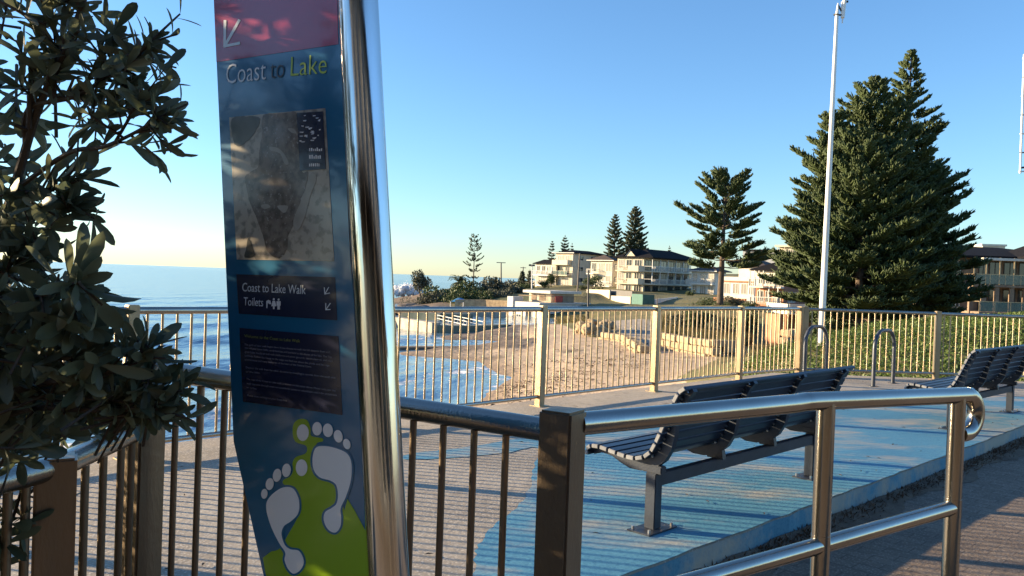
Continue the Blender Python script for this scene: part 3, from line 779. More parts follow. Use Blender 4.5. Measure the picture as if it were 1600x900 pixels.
for a in ([(270,265),(310,270),(345,300),(370,350),(350,355),(325,300),(280,285)], [(225,570),(250,562),(275,575),(245,590)], [(310,575),(335,570),(368,575),(345,610)], [(365,170),(395,170),(410,195),(385,190)]):
    decal('pale_patch', lump(zm(a), 3, .3), .0017, M['maps'], mp_)
lg = decal('legend', [(463.5,176.5),(504.5,174),(509,264),(468.5,267)], .0020, M['snavy'], mp_)
mb = MB()
for i in range(26):
    x = random.uniform(467, 500); y = random.uniform(180, 224); w = random.uniform(2, 7)
    mb.poly([S(x, y, .0026), S(x+w, y-random.uniform(0,1), .0026), S(x+w*.8, y+random.uniform(.6,2.0), .0026), S(x+w*.1, y+1.2, .0026)])
for k, y in enumerate((236, 248, 260)):
    x = 483
    while x < 498 + (2-k)*3: 
        w = random.uniform(1.2, 2.4); h = random.uniform(3, 6); mb.poly([S(x, y, .0026), S(x+w, y, .0026), S(x+w, y-h, .0026), S(x, y-h, .0026)]); x += w + 1.2
mb.build('legend_marks', M['swhite'], lg)
# direction panel
dp = decal('direction_panel', [(369,428.5),(523.5,433.2),(526.8,500.5),(373,490)], .0008, M['snavy'], panel)
text('lettering', 'Coast to Lake Walk', (378.5,455), (477.5,459.5), 13.5, M['sgrey'], dp)
text('lettering', 'Toilets', (380.5,477), (411,478.7), 13, M['sgrey'], dp)
arrow(dp, (513.5,449), (507.5,459.5), (506.8,449.5), (515,457.8), 1.3); arrow(dp, (516,474), (509,484), (509,474), (516,483.5), 1.3)
mb = MB()
def picto(x, y, woman):
    mb.poly([S(x + 1.7*math.cos(a), y - 15.5 + 1.9*math.sin(a), .0016) for a in np.linspace(0, 6.28, 9)[:-1]])
    if woman: mb.poly([S(x+dx, y+dy, .00165) for dx, dy in ((-2,-13),(2,-13),(4,-4.5),(1.4,-4.5),(1.2,0),(-1.2,0),(-1.4,-4.5),(-4,-4.5))])
    else: mb.poly([S(x+dx, y+dy, .00165) for dx, dy in ((-3.2,-13),(3.2,-13),(3.2,-6),(2,-6),(2,0),(-2,0),(-2,-6),(-3.2,-6))])
picto(427.8, 483, True); picto(435.3, 483.6, False)
mb.poly([S(x, y, .00165) for x, y in ((416,470.5),(419.5,468.5),(422.5,470),(424,475.5),(420.5,475),(418.3,472.5),(417.6,481.5),(416,481.3))])
mb.build('pictograms', M['sgrey'], dp)
# welcome panel
wp = decal('welcome_panel', [(374,512.3),(528.7,525.5),(535,648.4),(379.4,627.5)], .0008, M['snavy'], panel)
def wl(x, y): return (374 + (x-90)/6.43*1.0 + (0), 510 + y/6.43)
M['sdim'] = mat('sign_small_lettering', (.26,.27,.32), None, rough=.35)
M['slimed'] = mat('sign_heading', (.22,.26,.05), None, rough=.35)
def zt(x, y): return (360 + x/6.43, 510 + y/6.43)
text('lettering', 'Welcome to the Coast to Lake Walk', zt(140,108), zt(700,162), 4.6, M['slimed'], wp)
for s, x0, y0, x1, y1 in [
    ('The spirit of your walk begins here. If you choose to walk the full distance from surf,', 140,190,1005,268),
    ('you will pass ocean baths, sandy beaches and bushland to the shores of the lake. The Trip,', 145,222,1025,318),
    ('great Lake, headlands and rock platforms and picnic grounds, nature reserves and track,', 145,262,1035,358),
    ('pathway. Follow the Coast to the edge and find out about the plants and heritage', 145,300,995,402),
    ('environments and many memories of the heart of the Central Coast.', 145,340,815,414),
    ('Discover the walk from the other direction by travelling in reverse, from the south side', 155,420,1055,525),
    ('of the lake.', 155,462,300,476),
    ('The map of the Coast to Lake walk is shown on the panel above. Please note that the', 160,535,1055,655),
    ('walk may pass through areas not suitable for prams or wheelchairs and is for pedestrians', 165,580,1070,700),
    ('or cyclists.', 165,620,265,636),
    ('Please leave nothing but your footprints', 170,700,565,755)]:
    text('lettering', s, zt(x0, y0), zt(x1, y1), 2.9, M['sdim'], wp)
# footprints
def zf(pts): return [Vector((360 + x / 3.213, 620 + y / 3.213)) for x, y in pts]
def smooth(pts, n=6): return cat(zf(pts), n, True)
def grow(pts, d):
    k = len(pts); A2 = sum(pts[i].x * pts[(i+1) % k].y - pts[(i+1) % k].x * pts[i].y for i in range(k)); sgn = 1 if A2 > 0 else -1
    o = []
    for i in range(k):
        t = (pts[(i+1) % k] - pts[i-1]).normalized(); o.append(pts[i] + Vector((t.y, -t.x)) * d * sgn)
    return o
def dec2(name, pts, off, m_, parent): return decal(name, [(p.x, p.y) for p in pts], off, m_, parent, .0003)
gp = [(150,775),(163,808),(205,776),(250,760),(290,690),(330,620),(350,560),(335,480),(268,440),(268,416),(300,400),(314,370),(312,330),(330,302),(375,285),(385,262),(375,243),(330,228),(314,195),(316,140),(345,112),(385,118),(402,160),(406,196),(460,208),(462,224),(430,240),(430,330),(480,385),(545,420),(565,540),(572,570)]
gpoly = cat(zf(gp[2:]), 4, False)
tail = zf([(588,514),(620,565),(655,630),(692,700),(700,905),(735,1080),(760,1200),(300,1200),(235,1050),(193,950),(176,885),(163,808)])
gr = dec2('green_figure', gpoly + tail, .0008, M['sgreen'], panel)
soleR = [(430,255),(480,248),(540,262),(588,288),(608,340),(604,420),(580,500),(553,560),(556,610),(550,655),(525,682),(490,665),(469,622),(475,580),(510,557),(533,535),(540,490),(530,442),(500,420),(450,405),(420,370),(412,310)]
soleL = [(185,522),(215,485),(262,456),(310,458),(337,497),(346,545),(337,590),(303,625),(268,650),(256,690),(272,742),(300,765),(345,775),(368,825),(352,868),(318,888),(290,865),(272,820),(275,782),(245,735),(212,670),(190,610),(180,560)]
for so_ in (soleR, soleL):
    sm = smooth(so_)
    dec2('sole_outline', grow(sm, 3.2), .0013, M['sblue'], gr)
    dec2('sole', sm, .0018, M['swhite'], gr)
for (cx, cy, rx, ry, tl) in [(363,180,30,42,0),(435,160,24,34,0),(489,168,25,34,-5),(541,198,22,32,-12),(584,237,18,27,-15),(357,356,29,42,0),(281,369,22,34,5),(234,394,21,33,8),(197,438,20,30,8),(170,487,16,25,5)]:
    e = [(cx + rx*math.cos(t)*math.cos(R(tl)) - ry*math.sin(t)*math.sin(R(tl)), cy + rx*math.cos(t)*math.sin(R(tl)) + ry*math.sin(t)*math.cos(R(tl))) for t in np.linspace(0, 6.2832, 25)[:-1]]
    dec2('toe', zf(e), .0018, M['swhite'], gr)
# pole: polished tube beside the panel and a near-black strip between
def edge(t): 
    a, b_ = S(555.5, -150, -.014), S(624, 1250, -.014); return a.lerp(b_, t)
pt, pb = S(551, -160, -.012), S(627, 1270, -.012)
kdir = (pb - pt); pbot = pt + kdir * ((pt.z + .0) / (pt.z - pb.z))
mb = MB(); mb.tube([pbot, pbot.lerp(pt, .5), pt, pt + Vector((0,0,.004))], [.0365,.0365,.0365,.028], 64); mb.build('pole', M['mirror'], sg, smooth=True)
mb = MB(); mb.poly([S(527,-20,.001), S(531,-20,.001), S(552,400,.001), S(584,800,.001), S(600,1000,.001), S(596,1000,.001), S(578,800,.001), S(547,400,.001)], -sn * .02); mb.build('dark_strip', M['stripdark'], sg)

# ------------------------------------------------------------------ near shrub (coastal banksia)
LEAFV = []; LEAFT = []; LEAFR = []
ST = np.array([0, .12, .32, .55, .78, .93, 1.0]); WD = np.array([.05, .16, .34, .50, .50, .30, .02])
def leaf(base, d, nrm, L, W, curl):
    d = d.normalized(); s = d.cross(nrm)
    if s.length < 1e-4: s = d.orthogonal()
    s.normalize(); n = s.cross(d)
    b = len(LEAFV) and sum(len(a) for a in LEAFV)
    vs = []
    for t, w in zip(ST, WD):
        c = base + d * (L * t) - n * (curl * L * t * t)
        for k in (-1, 0, 1): vs.append(c + s * (W * w * k) + n * (W * .16 * abs(k) * w * 2))
    LEAFV.append(vs)
    LEAFR.append(random.random())
TW = MB()
def rosette(p, d, n=9, L=.075, spread=1.0):
    d = d.normalized(); o = d.orthogonal().normalized(); o2 = d.cross(o)
    for i in range(n):
        a = i * 2.4 + random.uniform(-.3, .3); tl = R(random.uniform(18, 70)) * spread
        v = d * math.cos(tl) + (o * math.cos(a) + o2 * math.sin(a)) * math.sin(tl)
        v += Vector((0, 0, -.08))
        nrm = (d * math.sin(tl) - (o * math.cos(a) + o2 * math.sin(a)) * math.cos(tl)) + Vector((random.uniform(-.35,.35), random.uniform(-.35,.35), random.uniform(-.35,.35)))
        l = L * random.uniform(.6, 1.15)
        leaf(p - d * random.uniform(0, .05), v, nrm, l, l * random.uniform(.21, .30), random.uniform(-.05, .28))
def branch(pts, r0, r1, leaves=True, step=.05, n=4, L=.07, start=.25, tip=11):
    pp = cat([Vector(p) for p in pts], 5)
    TW.tube(pp, [r0 + (r1 - r0) * i / (len(pp)-1) for i in range(len(pp))], 6)
    if not leaves: return
    tot = len(pp)
    for i in range(int(tot * start), tot - 1):
        d = (pp[i+1] - pp[i]); k = max(1, int(d.length / step + random.random()))
        for j in range(k):
            p = pp[i].lerp(pp[i+1], random.random()); o = Vector((random.gauss(0,1), random.gauss(0,1), random.gauss(0,1))).normalized()
            sd = (d.normalized() * .6 + o * .8).normalized(); ln = random.uniform(.02, .07)
            TW.tube([p, p + sd * ln], [r1, r1 * .6], 4)
            rosette(p + sd * ln, sd, random.randint(n-1, n+2), L)
    rosette(pp[-1], pp[-1] - pp[-2], tip, L, .9)
B = lambda px, py, Y: at(px, py, Y)
trunk0 = Vector((-1.62, 1.95, 0.0))
branch([trunk0, B(-120,700,1.75), B(-40,480,1.6), B(20,300,1.5), B(60,170,1.45), B(110,60,1.4), B(150,-60,1.4)], .012, .004, step=.13, start=.6, n=4, L=.060)
branch([B(40,225,1.47), B(45,170,1.45), B(120,150,1.42), B(180,110,1.4), B(205,95,1.38), B(238,62,1.37)], .005, .0025, step=.085, start=.25, n=4, tip=8, L=.054)
branch([B(120,150,1.42), B(150,105,1.41), B(175,60,1.40)], .004, .0022, step=.085, n=4, L=.054)
branch([B(160,125,1.41), B(190,130,1.40), B(205,150,1.40)], .003, .002, step=.085, n=4, L=.05, tip=7)
branch([B(45,200,1.45), B(52,90,1.42), B(85,0,1.4)], .005, .0025, n=4, L=.058)
branch([B(20,300,1.5), B(105,240,1.42), B(160,230,1.38), B(215,205,1.35), B(248,182,1.33)], .005, .0024, step=.065, start=.50, L=.054, n=4, tip=8)
branch([B(180,222,1.37), B(205,180,1.36), B(225,150,1.35)], .003, .002, step=.06, L=.052, n=4, tip=8)
branch([B(105,240,1.42), B(140,190,1.40), B(172,165,1.4)], .003, .002, L=.054, n=4, step=.07)
branch([B(88,215,1.42), B(86,120,1.42), B(90,60,1.42)], .003, .002, step=.07, L=.056)
branch([B(-20,420,1.55), B(40,390,1.5), B(85,350,1.46), B(112,318,1.44)], .005, .0025, step=.06, n=5, L=.062)
branch([B(20,300,1.5), B(70,300,1.46), B(95,290,1.45)], .005, .003, step=.06)
branch([B(-60,520,1.6), B(20,480,1.45), B(80,455,1.38), B(124,440,1.33)], .008, .003, step=.14, start=.4, tip=10, L=.088)
branch([B(-40,560,1.6), B(60,520,1.45), B(118,505,1.4)], .007, .003, step=.07, L=.088, tip=8)
branch([B(-60,640,1.6), B(60,600,1.48), B(150,590,1.45), B(210,562,1.45), B(232,540,1.45)], .008, .003, step=.06, start=.3, L=.072, tip=9)
branch([B(60,610,1.5), B(160,610,1.48), B(230,610,1.48), B(268,615,1.48)], .006, .003, step=.05, start=.3, L=.058)
branch([B(-60,680,1.6), B(40,640,1.5), B(120,640,1.45), B(200,640,1.45), B(250,640,1.45)], .007, .003, step=.05, start=.2, L=.062)
branch([B(-60,600,1.6), B(20,560,1.5), B(80,560,1.45), B(140,560,1.42)], .007, .003, step=.055, start=.1, L=.08)
branch([B(-20,450,1.55), B(20,420,1.5), B(50,400,1.5)], .006, .003, step=.05)
branch([B(-40,820,2.2), B(60,760,2.2), B(150,670,2.3), B(190,620,2.3)], .006, .003, step=.16, start=.3, L=.085, n=4, tip=7)
branch([B(-60,900,1.9), B(10,830,1.9), B(40,740,1.95)], .006, .003, step=.13, start=.1, L=.085)
# twigs filling the dense part of the crown, and the rest of the shrub left of the frame (it throws the dappled shade)
def filler(n, fx, fy, fY, L=.078, k=7):
    for _ in range(n):
        p = B(random.uniform(*fx), random.uniform(*fy), random.uniform(*fY)); d = Vector((abs(random.gauss(.3,1)), random.gauss(-.2,.8), random.gauss(.3,.7))).normalized()
        TW.tube([p - d*.12, p], [.003, .002], 4, False); rosette(p, d, k, L)
filler(9, (-30,170), (-40,50), (1.35,1.7), L=.06)
filler(6, (-40,60), (70,220), (1.4,1.8))
filler(14, (-60,45), (250,420), (1.4,1.8))
filler(36, (-60,80), (430,560), (1.4,1.8))
filler(60, (-60,215), (565,665), (1.42,1.9))
filler(20, (190,275), (590,650), (1.42,1.6), L=.055)
filler(10, (-30,60), (650,720), (1.4,1.8))
k_ = 0
while k_ < 1900:
    p = Vector((random.uniform(-2.6,-1.02), random.uniform(1.15,3.0), random.uniform(.15,2.95)))
    if -p.x / p.y < .66 or p.y > 2.75 + random.uniform(-.15, .25) - .35 * max(0, p.z - 1.5): continue
    if p.z > 2.62 or (p.y < 1.62 and p.z > 1.80 and random.random() < .85): continue
    k_ += 1
    d = Vector((random.gauss(.2,1), random.gauss(0,.8), random.gauss(.3,.7))).normalized()
    TW.tube([p - d*.15, p], [.004, .002], 4, False); rosette(p, d, 8, .085)
branch([trunk0, Vector((-1.7,2.0,.8)), Vector((-1.6,1.9,1.8)), Vector((-1.5,2.0,2.8))], .03, .008, step=.15)
branch([trunk0, Vector((-1.8,2.2,.6)), Vector((-1.95,2.6,1.5)), Vector((-1.9,2.7,2.3))], .025, .007, step=.12)
V = np.array([tuple(v) for vs in LEAFV for v in vs]); nl = len(LEAFV); S3 = len(ST) * 3
fq = []
for i in range(len(ST) - 1):
    for k in (0, 1): fq.append((i*3+k, i*3+k+1, i*3+k+4, i*3+k+3))
T = (np.array(fq)[None] + (np.arange(nl) * S3)[:, None, None]).reshape(-1, 4)
shb = thing('banksia_shrub', 'leafy dark green coastal shrub with paddle-shaped leaves at the left, close to the camera', 'shrub', trunk0)
np_mesh('foliage', V, T, M['leaf'], shb, {'rnd': np.repeat(np.array(LEAFR), S3)}, smooth=True)
TW.build('branches', M['twig'], shb, smooth=True)

# ------------------------------------------------------------------ ground cover on the bank, dune grass
def scatter_poly(poly, n, zmin=-9):
    xs = [p[0] for p in poly]; ys = [p[1] for p in poly]; out = []
    while len(out) < n:
        X = rng.uniform(min(xs), max(xs), n); Y = rng.uniform(min(ys), max(ys), n); k = inpoly(X, Y, poly)
        out += list(zip(X[k], Y[k]))
    a = np.array(out[:n]); z = hts(a[:, 0], a[:, 1]); return np.column_stack([a, z])
bank = [(4.9,14.95),(13.5,14.95),(20,22),(20,27),(12,28),(8,26),(5.6,21)]
C0 = scatter_poly(bank, 9000)
hgt = np.clip(.10 + .14 * fbm(C0[:,0], C0[:,1], 1.3, 8), .03, .5)
P = np.repeat(C0, 6, 0); P[:, :2] += rng.normal(0, .10, (len(P), 2)); hh = np.repeat(hgt, 6)
P[:, 2] += rng.random(len(P)) * hh
D = rng.normal(0, .8, P.shape); D[:, 2] = rng.uniform(-.1, .9, len(P)); Nn = rng.normal(0, .5, P.shape); Nn[:, 2] += .8
V, T, rd = leafquads(P, D, Nn, rng.uniform(.05, .12, len(P)), rng.uniform(.03, .06, len(P)))
tag(np_mesh('ground_cover', V, T, M['cover'], attr={'rnd': rd}), 'bright green leafy ground cover on the bank behind the fence at the right', 'ground cover', kind='stuff')
def grass_patch(poly, n, h, label, m_='reed', name='dune_grass'):
    C0 = scatter_poly(poly, n); P = np.repeat(C0, 7, 0); P[:, :2] += rng.normal(0, .12, (len(P), 2)); P[:, 2] -= .05
    D = rng.normal(0, .30, P.shape); D[:, 2] = 1
    V, T, rd = spindles(P, D, rng.uniform(.5, 1.1, len(P)) * h, np.full(len(P), .014 + h * .012))
    return tag(np_mesh(name, V, T, M[m_], attr={'rnd': rd}), label, 'grass', kind='stuff')
grass_patch(w2([(1028,530,60),(1150,548,50),(1170,525,60),(1180,500,80),(1040,500,80),(1025,510,72)]), 2600, 1.0, 'dry brown and green dune grass behind the sandstone wall')
grass_patch(w2([(1160,575,40),(1260,590,34),(1265,545,48),(1180,545,48)]), 1300, .5, 'yellow green grass growing beside the far footpath below the fence corner')
grass_patch(w2([(868,515,95),(915,520,80),(905,500,100),(872,498,105)]), 600, .9, 'tuft of green grass at the top of the beach near the rock pile', 'reed')

# ------------------------------------------------------------------ sandstone walls, rocks, pool
def block_wall(name, label, pts, courses, bl=1.1, bh=.42, th=.6, m_='sandst'):
    root_p = pts[0]; mb = MB()
    for a, b_ in zip(pts[:-1], pts[1:]):
        d = (b_ - a); Ln = math.hypot(d.x, d.y); n = max(1, int(Ln / bl)); ang = math.atan2(d.y, d.x)
        for c in range(courses):
            for i in range(n):
                t = (i + (.5 if c % 2 else 0)) / n
                if t > 1 - .4 / n: continue
                p = a.lerp(b_, t); z0 = a.z + (b_.z - a.z) * t - .3
                Mx = Matrix.Translation((p.x, p.y, z0 + c * bh)) @ Matrix.Rotation(ang + random.uniform(-.05,.05), 4, 'Z')
                mb.bev((0, -th/2 + random.uniform(-.06,.06) + c*.08, 0), (Ln / n * random.uniform(.9,.97), th/2 + c*.08, bh * random.uniform(.88,.97)), .04, Mx)
    o = mb.build(name, M[m_]); tag(o, label, 'wall'); return o
def gp3(px, py, Y): p = at(px, py, Y); p.z = ht(p.x, p.y); return p
block_wall('sandstone_wall', 'yellow sandstone block retaining wall between the two right posts of the sea fence', [gp3(1026,540,56), gp3(1070,552,51), gp3(1112,566,46.5), gp3(1150,560,47)], 3)
block_wall('sandstone_wall', 'low golden sandstone wall sloping down to the beach beside the ramp', [gp3(940,528,66), gp3(975,540,58), gp3(1003,553,51)], 2, .9)
rkm = []
def rockmesh(seed):
    r = random.Random(seed); bm = bmesh.new(); bmesh.ops.create_icosphere(bm, subdivisions=2, radius=1)
    dirs = [Vector((r.gauss(0,1), r.gauss(0,1), r.gauss(0,1))).normalized() for _ in range(9)]; cut = [r.uniform(.55,.85) for _ in dirs]
    for v in bm.verts:
        for d, c in zip(dirs, cut):
            k = v.co.dot(d)
            if k > c: v.co -= d * (k - c)
        v.co.z *= .75
    me = bpy.data.meshes.new('rock'); bm.to_mesh(me); bm.free(); me.materials.append(M['sandst']); return me
rkm = [rockmesh(i) for i in range(5)]
for i in range(26):
    px = random.uniform(900, 958); py = 532 - (px - 900) * .05 - random.uniform(0, 24) * (1 - abs(px - 925) / 45)
    Y = 70 + random.uniform(-2, 4); p = at(px, py, Y); o = link('boulder', random.choice(rkm)); s = random.uniform(.32, .62)
    o.location = (p.x, p.y, ht(p.x, p.y) + s*.25 + random.choice((0, .3, .55))); o.scale = (s, s * random.uniform(.8,1.1), s); o.rotation_euler = (random.uniform(-.3,.3), random.uniform(-.3,.3), random.uniform(0, 6))
    tag(o, 'angular golden sandstone boulder in the rock pile above the beach', 'boulder', 'sandstone boulders piled at the top of the beach')
def wallrun(name, label, pts, h, th, m_, cat_='wall', drop=1.2):
    mb = MB()
    for a, b_ in zip(pts[:-1], pts[1:]):
        d = Vector((b_.x - a.x, b_.y - a.y, 0)); n = Vector((-d.y, d.x, 0)).normalized() * th / 2
        za, zb = a.z, b_.z
        v = []
        for p, z in ((a, za), (b_, zb)):
            for sg_ in (-1, 1):
                for zz in (z - drop, z + h): v.append(Vector((p.x, p.y, zz)) + n * sg_)
        mb.add(v, [(0,1,3,2),(4,6,7,5),(0,4,5,1),(2,3,7,6),(1,5,7,3),(0,2,6,4)])
    o = mb.build(name, M[m_]); return tag(o, label, cat_)
wallrun('rock_groyne', 'low dark rock groyne running from the water across the sand', [at(560,548,60), at(640,546,62), at(755,546,64), at(830,540,67), at(905,531,69)], .22, 1.0, 'rock', 'groyne')
pw = [at(560,509,88), at(620,513,88), at(681,524,80)]
for p in pw: p.z = SEA
wallrun('pool_wall', 'sunlit pale concrete ocean pool wall left of the beach', pw, 1.0, .9, 'conc', 'pool wall')
pw = [at(684,523,80), at(740,522,82), at(793,519,86)]
for p in pw: p.z = SEA
wallrun('pool_wall', 'dark green ocean pool wall meeting the sand', pw, .75, .9, 'greenconc', 'pool wall')
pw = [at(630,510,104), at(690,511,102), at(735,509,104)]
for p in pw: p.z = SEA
wallrun('pool_wall', 'dark inner wall of the ocean pool behind the pale wall', pw, .9, 1.2, 'greenconc', 'pool wall')
pw = [at(600,500,118), at(680,498,118), at(790,496,118)]
for p in pw: p.z = SEA + .1
wallrun('pool_deck', 'long pale concrete deck along the back of the ocean pool', pw, .7, 5.0, 'conc', 'deck')
pw = [at(712,478,132), at(760,478,131), at(797,480,129)]
wallrun('terrace_wall', 'tan terrace wall below the headland bushes and beside the blue shade sail', pw, 1.0, .8, 'sandst', 'wall')
rp = thing('pool_ramp', 'concrete ramp with white handrails leading down to the ocean pool', 'ramp', at(700,510,98))
a, b_ = at(695,500,100), at(742,512,90); a.z = at(700,503,100).z; b_.z = at(742,514,90).z
d = Vector((b_.x-a.x, b_.y-a.y, 0)); n = Vector((-d.y, d.x, 0)).normalized()
mb = MB(); mb.add([a+n, b_+n, b_-n, a-n, a+n-Vector((0,0,1.5)), b_+n-Vector((0,0,1.5)), b_-n-Vector((0,0,1.5)), a-n-Vector((0,0,1.5))], [(0,1,2,3),(0,4,5,1),(1,5,6,2),(2,6,7,3),(3,7,4,0),(4,7,6,5)]); mb.build('slope', M['conc'], rp)
for sgn in (-1, 1):
    mb = MB()
    for zz in (.4, .8): mb.tube([a + n*sgn*.95 + Vector((0,0,zz)), b_ + n*sgn*.95 + Vector((0,0,zz))], .05, 6)
    for k in range(6): p = a.lerp(b_, k/5) + n*sgn*.95; mb.tube([p, p + Vector((0,0,.8))], .04, 6)
    mb.build('railing', M['white'], rp)
# reef rocks at the foot of the headland
for i in range(46):
    px = random.uniform(560, 700); py = random.uniform(462, 500) if px < 640 else random.uniform(474, 500)
    p = G(px, py, SEA)
    if p.y > 175 or p.y < 85: continue
    o = link('reef_rock', rkm[i % 5]); o.data = rkm[i % 5]; s = random.uniform(.6, 1.8)
    o.location = (p.x, p.y, SEA + .02); o.scale = (s*1.6, s*1.3, s*.45); o.rotation_euler.z = random.uniform(0, 6)
    o.data.materials[0] = M['sandst']; o.material_slots[0].link = 'OBJECT'; o.material_slots[0].material = M['rock']
    tag(o, 'dark wet reef rock in the shallows near the ocean pool', 'rock', 'reef rocks off the headland')
# spray of a wave breaking on the reef: many soft puffs with droplets round them
bmf = bmesh.new(); PP = []
for k in range(150):
    px = random.uniform(540, 664); t = (px - 540) / 124
    hh_ = (.35 + .65*math.exp(-((t-.78)/.2)**2)) * 14; py = 460 - random.random()**1.3 * hh_
    p = at(px, py, 168 + random.uniform(-2, 2)); rr_ = random.uniform(.25, .62)
    q = bmesh.ops.create_icosphere(bmf, subdivisions=2, radius=rr_)
    for v in q['verts']:
        v.co *= 1 + .35*math.sin(v.co.x*9+k)*math.sin(v.co.y*8+k*2)*math.sin(v.co.z*9+k*3)+random.uniform(-.1,.1); v.co += p
    for _ in range(14): PP.append(p + Vector((random.gauss(0,1), random.gauss(0,1), random.gauss(.3,1)))*rr_*.9)
bmf.verts.index_update()
Vb = np.array([tuple(v.co) for v in bmf.verts]); Tb = np.array([[v.index for v in f.verts] for f in bmf.faces]); bmf.free()
P = np.array([tuple(p) for p in PP])
V, T, rd = leafquads(P, rng.normal(size=P.shape), rng.normal(size=P.shape), rng.uniform(.12,.4,len(P)), rng.uniform(.1,.3,len(P)))
tag(np_mesh('wave_spray', np.concatenate([Vb, V]), np.concatenate([Tb, T + len(Vb)]), M['foam']), 'white spray of a wave breaking on the reef left of the headland', 'wave', kind='stuff')

# ------------------------------------------------------------------ trees
def norfolk(label, px, ptop, Y, rfun, cstart, whorls, nb, group, dens=10, sub=2, trunk_r=.35, m_='pine', lean=0., up=.25, thick=.075, base_z=None, gaps=0.0, inner=.30, name='norfolk_pine', cat_='tree'):
    tp = at(px, ptop, Y); bz = ht(tp.x, Y) - .3 if base_z is None else base_z; H = tp.z - bz
    bp0 = at(px - lean, ptop, Y); base = Vector((bp0.x, Y, bz))
    root = thing(name, label, cat_, base, group)
    tr = MB(); tr.tube([base.lerp(tp, t) for t in (0, .05, .3, .6, .85, 1.0)], [trunk_r*1.25, trunk_r, trunk_r*.82, trunk_r*.55, trunk_r*.22, trunk_r*.05], 10)
    Ps = []; Ds = []; Ls = []; Rs = []; wood = MB()
    z = 0
    for w in range(whorls):
        t = cstart + (1 - cstart) * (w / (whorls - 1)) ** .92 if whorls > 1 else 1
        t += random.uniform(-.006, .006)
        u = min(1.0, max(0.0, (t - cstart) / (1 - cstart)))
        Rm = rfun(u)
        a0 = random.random() * 6.28
        for k in range(nb):
            if random.random() < gaps: continue
            a = a0 + 6.283 * k / nb + random.uniform(-.25, .25); L = Rm * random.uniform(.62, 1.14)
            if L < .12: continue
            o = base.lerp(tp, min(t, .995)); hd_ = Vector((math.cos(a), math.sin(a), 0))
            el = -.14 + u * .60 + random.uniform(-.08, .08)
            pts = []
            for s in (0, .25, .5, .75, 1.0):
                pts.append(o + hd_ * (L * s * math.cos(el)) + Vector((0, 0, L * (s * math.sin(el) + up * s * s))))
            if dens > 11: wood.tube(pts, [max(.02, .05*L*.25), .03*L*.25+.012, .012, .010, .006], 4, False)
            nn = max(3, int(dens * (L / 3.0) ** .6))
            side = hd_.cross(Vector((0,0,1)))
            for i in range(nn):
                s = inner + (1 - inner) * ((i + random.random()) / nn) ** .8; j = min(3, int(s * 4)); f = s * 4 - j
                p = pts[j].lerp(pts[min(4, j+1)], f); fw = (pts[min(4, j+1)] - pts[j]).normalized()
                for sg_ in (-1, 1):
                    d = (fw * random.uniform(.5,.9) + side * sg_ * random.uniform(.5,1.0) + Vector((0,0,random.uniform(.0,.55)))).normalized()
                    l = (L * .30 * (1.15 - s * .75) + .15) * random.uniform(.7, 1.2)
                    Ps.append(p); Ds.append(d); Ls.append(l); Rs.append(thick * random.uniform(.7, 1.2))
                    for q in range(sub):
                        pp = p + d * l * random.uniform(.25, .9); dd = (d * .8 + fw * .4 + Vector((random.gauss(0,.5), random.gauss(0,.5), random.uniform(0,.9)))).normalized()
                        Ps.append(pp); Ds.append(dd); Ls.append(l * random.uniform(.35,.6)); Rs.append(thick * random.uniform(.6, 1.0))
            Ps.append(pts[4] - (pts[4]-pts[3])*.3); Ds.append(pts[4]-pts[3] + Vector((0,0,.1*L))); Ls.append(.25*L + .15); Rs.append(thick)
    Ps.append(tp - Vector((0,0,.3))); Ds.append(Vector((0,0,1))); Ls.append(.6); Rs.append(thick)
    tr.build('trunk', M['bark'], root, smooth=True)
    if wood.v: wood.build('limbs', M['bark'], root)
    V, T, rd = spindles(np.array([tuple(p) for p in Ps]), np.array([tuple(p) for p in Ds]), Ls, Rs)
    np_mesh('crown', V, T, M[m_], root, {'rnd': rd})
    return root
GB = 'tall pines in the clump behind the bike hoops'
low = lambda u: min(1, .55 + u * 3)
norfolk('tallest pine of the big clump at right, its bare-sided spire rising above the others', 1424, 82, 60, lambda u: (5.0*(1-u)**.78 + .15) * (1.0 + .12*math.sin(u*21)) * low(u), .14, 25, 7, GB, 20, 7, .34, thick=.058, lean=-6, inner=.34, gaps=.10, up=.22)
norfolk('second tallest pine in the big clump, just left of the tallest spire', 1367, 128, 57, lambda u: (5.6*(1-u)**.62 + .2) * (1.0 + .10*math.sin(u*17)) * low(u), .14, 26, 8, GB, 20, 7, .32, thick=.058, lean=-8, inner=.30, gaps=.04, up=.20)
norfolk('broad pine on the left side of the big clump, crossed by the pale light pole', 1302, 184, 55, lambda u: (3.5*(1-u)**.5 + .3) * (1.0 + .12*math.sin(u*19)) * low(u), .16, 22, 8, GB, 20, 7, .30, thick=.058, inner=.30, gaps=.05, up=.18)
norfolk('bushy shorter pine in front in the middle of the big clump', 1352, 215, 53, lambda u: (4.7*(1-u)**.5 + .3) * low(u), .12, 23, 8, GB, 20, 7, .30, thick=.058, inner=.30, gaps=.03, up=.20)
norfolk('bushy pine low on the right side of the big clump beside the brown house', 1446, 262, 58, lambda u: (3.5*(1-u)**.45 + .3) * (1.0 + .12*math.sin(u*15)) * low(u), .14, 20, 8, GB, 19, 7, .28, thick=.058, inner=.30, gaps=.05, up=.22)
norfolk('solitary open-crowned old pine standing in front of the cream houses', 1134, 290, 105, lambda u: (2.3 + 3.2*(1-u)**.6) * (1.0 + .20*math.sin(u*16)), .33, 14, 7, 'single pines along the shore', 17, 10, .42, up=.22, gaps=.10, thick=.08, lean=2, inner=.42)
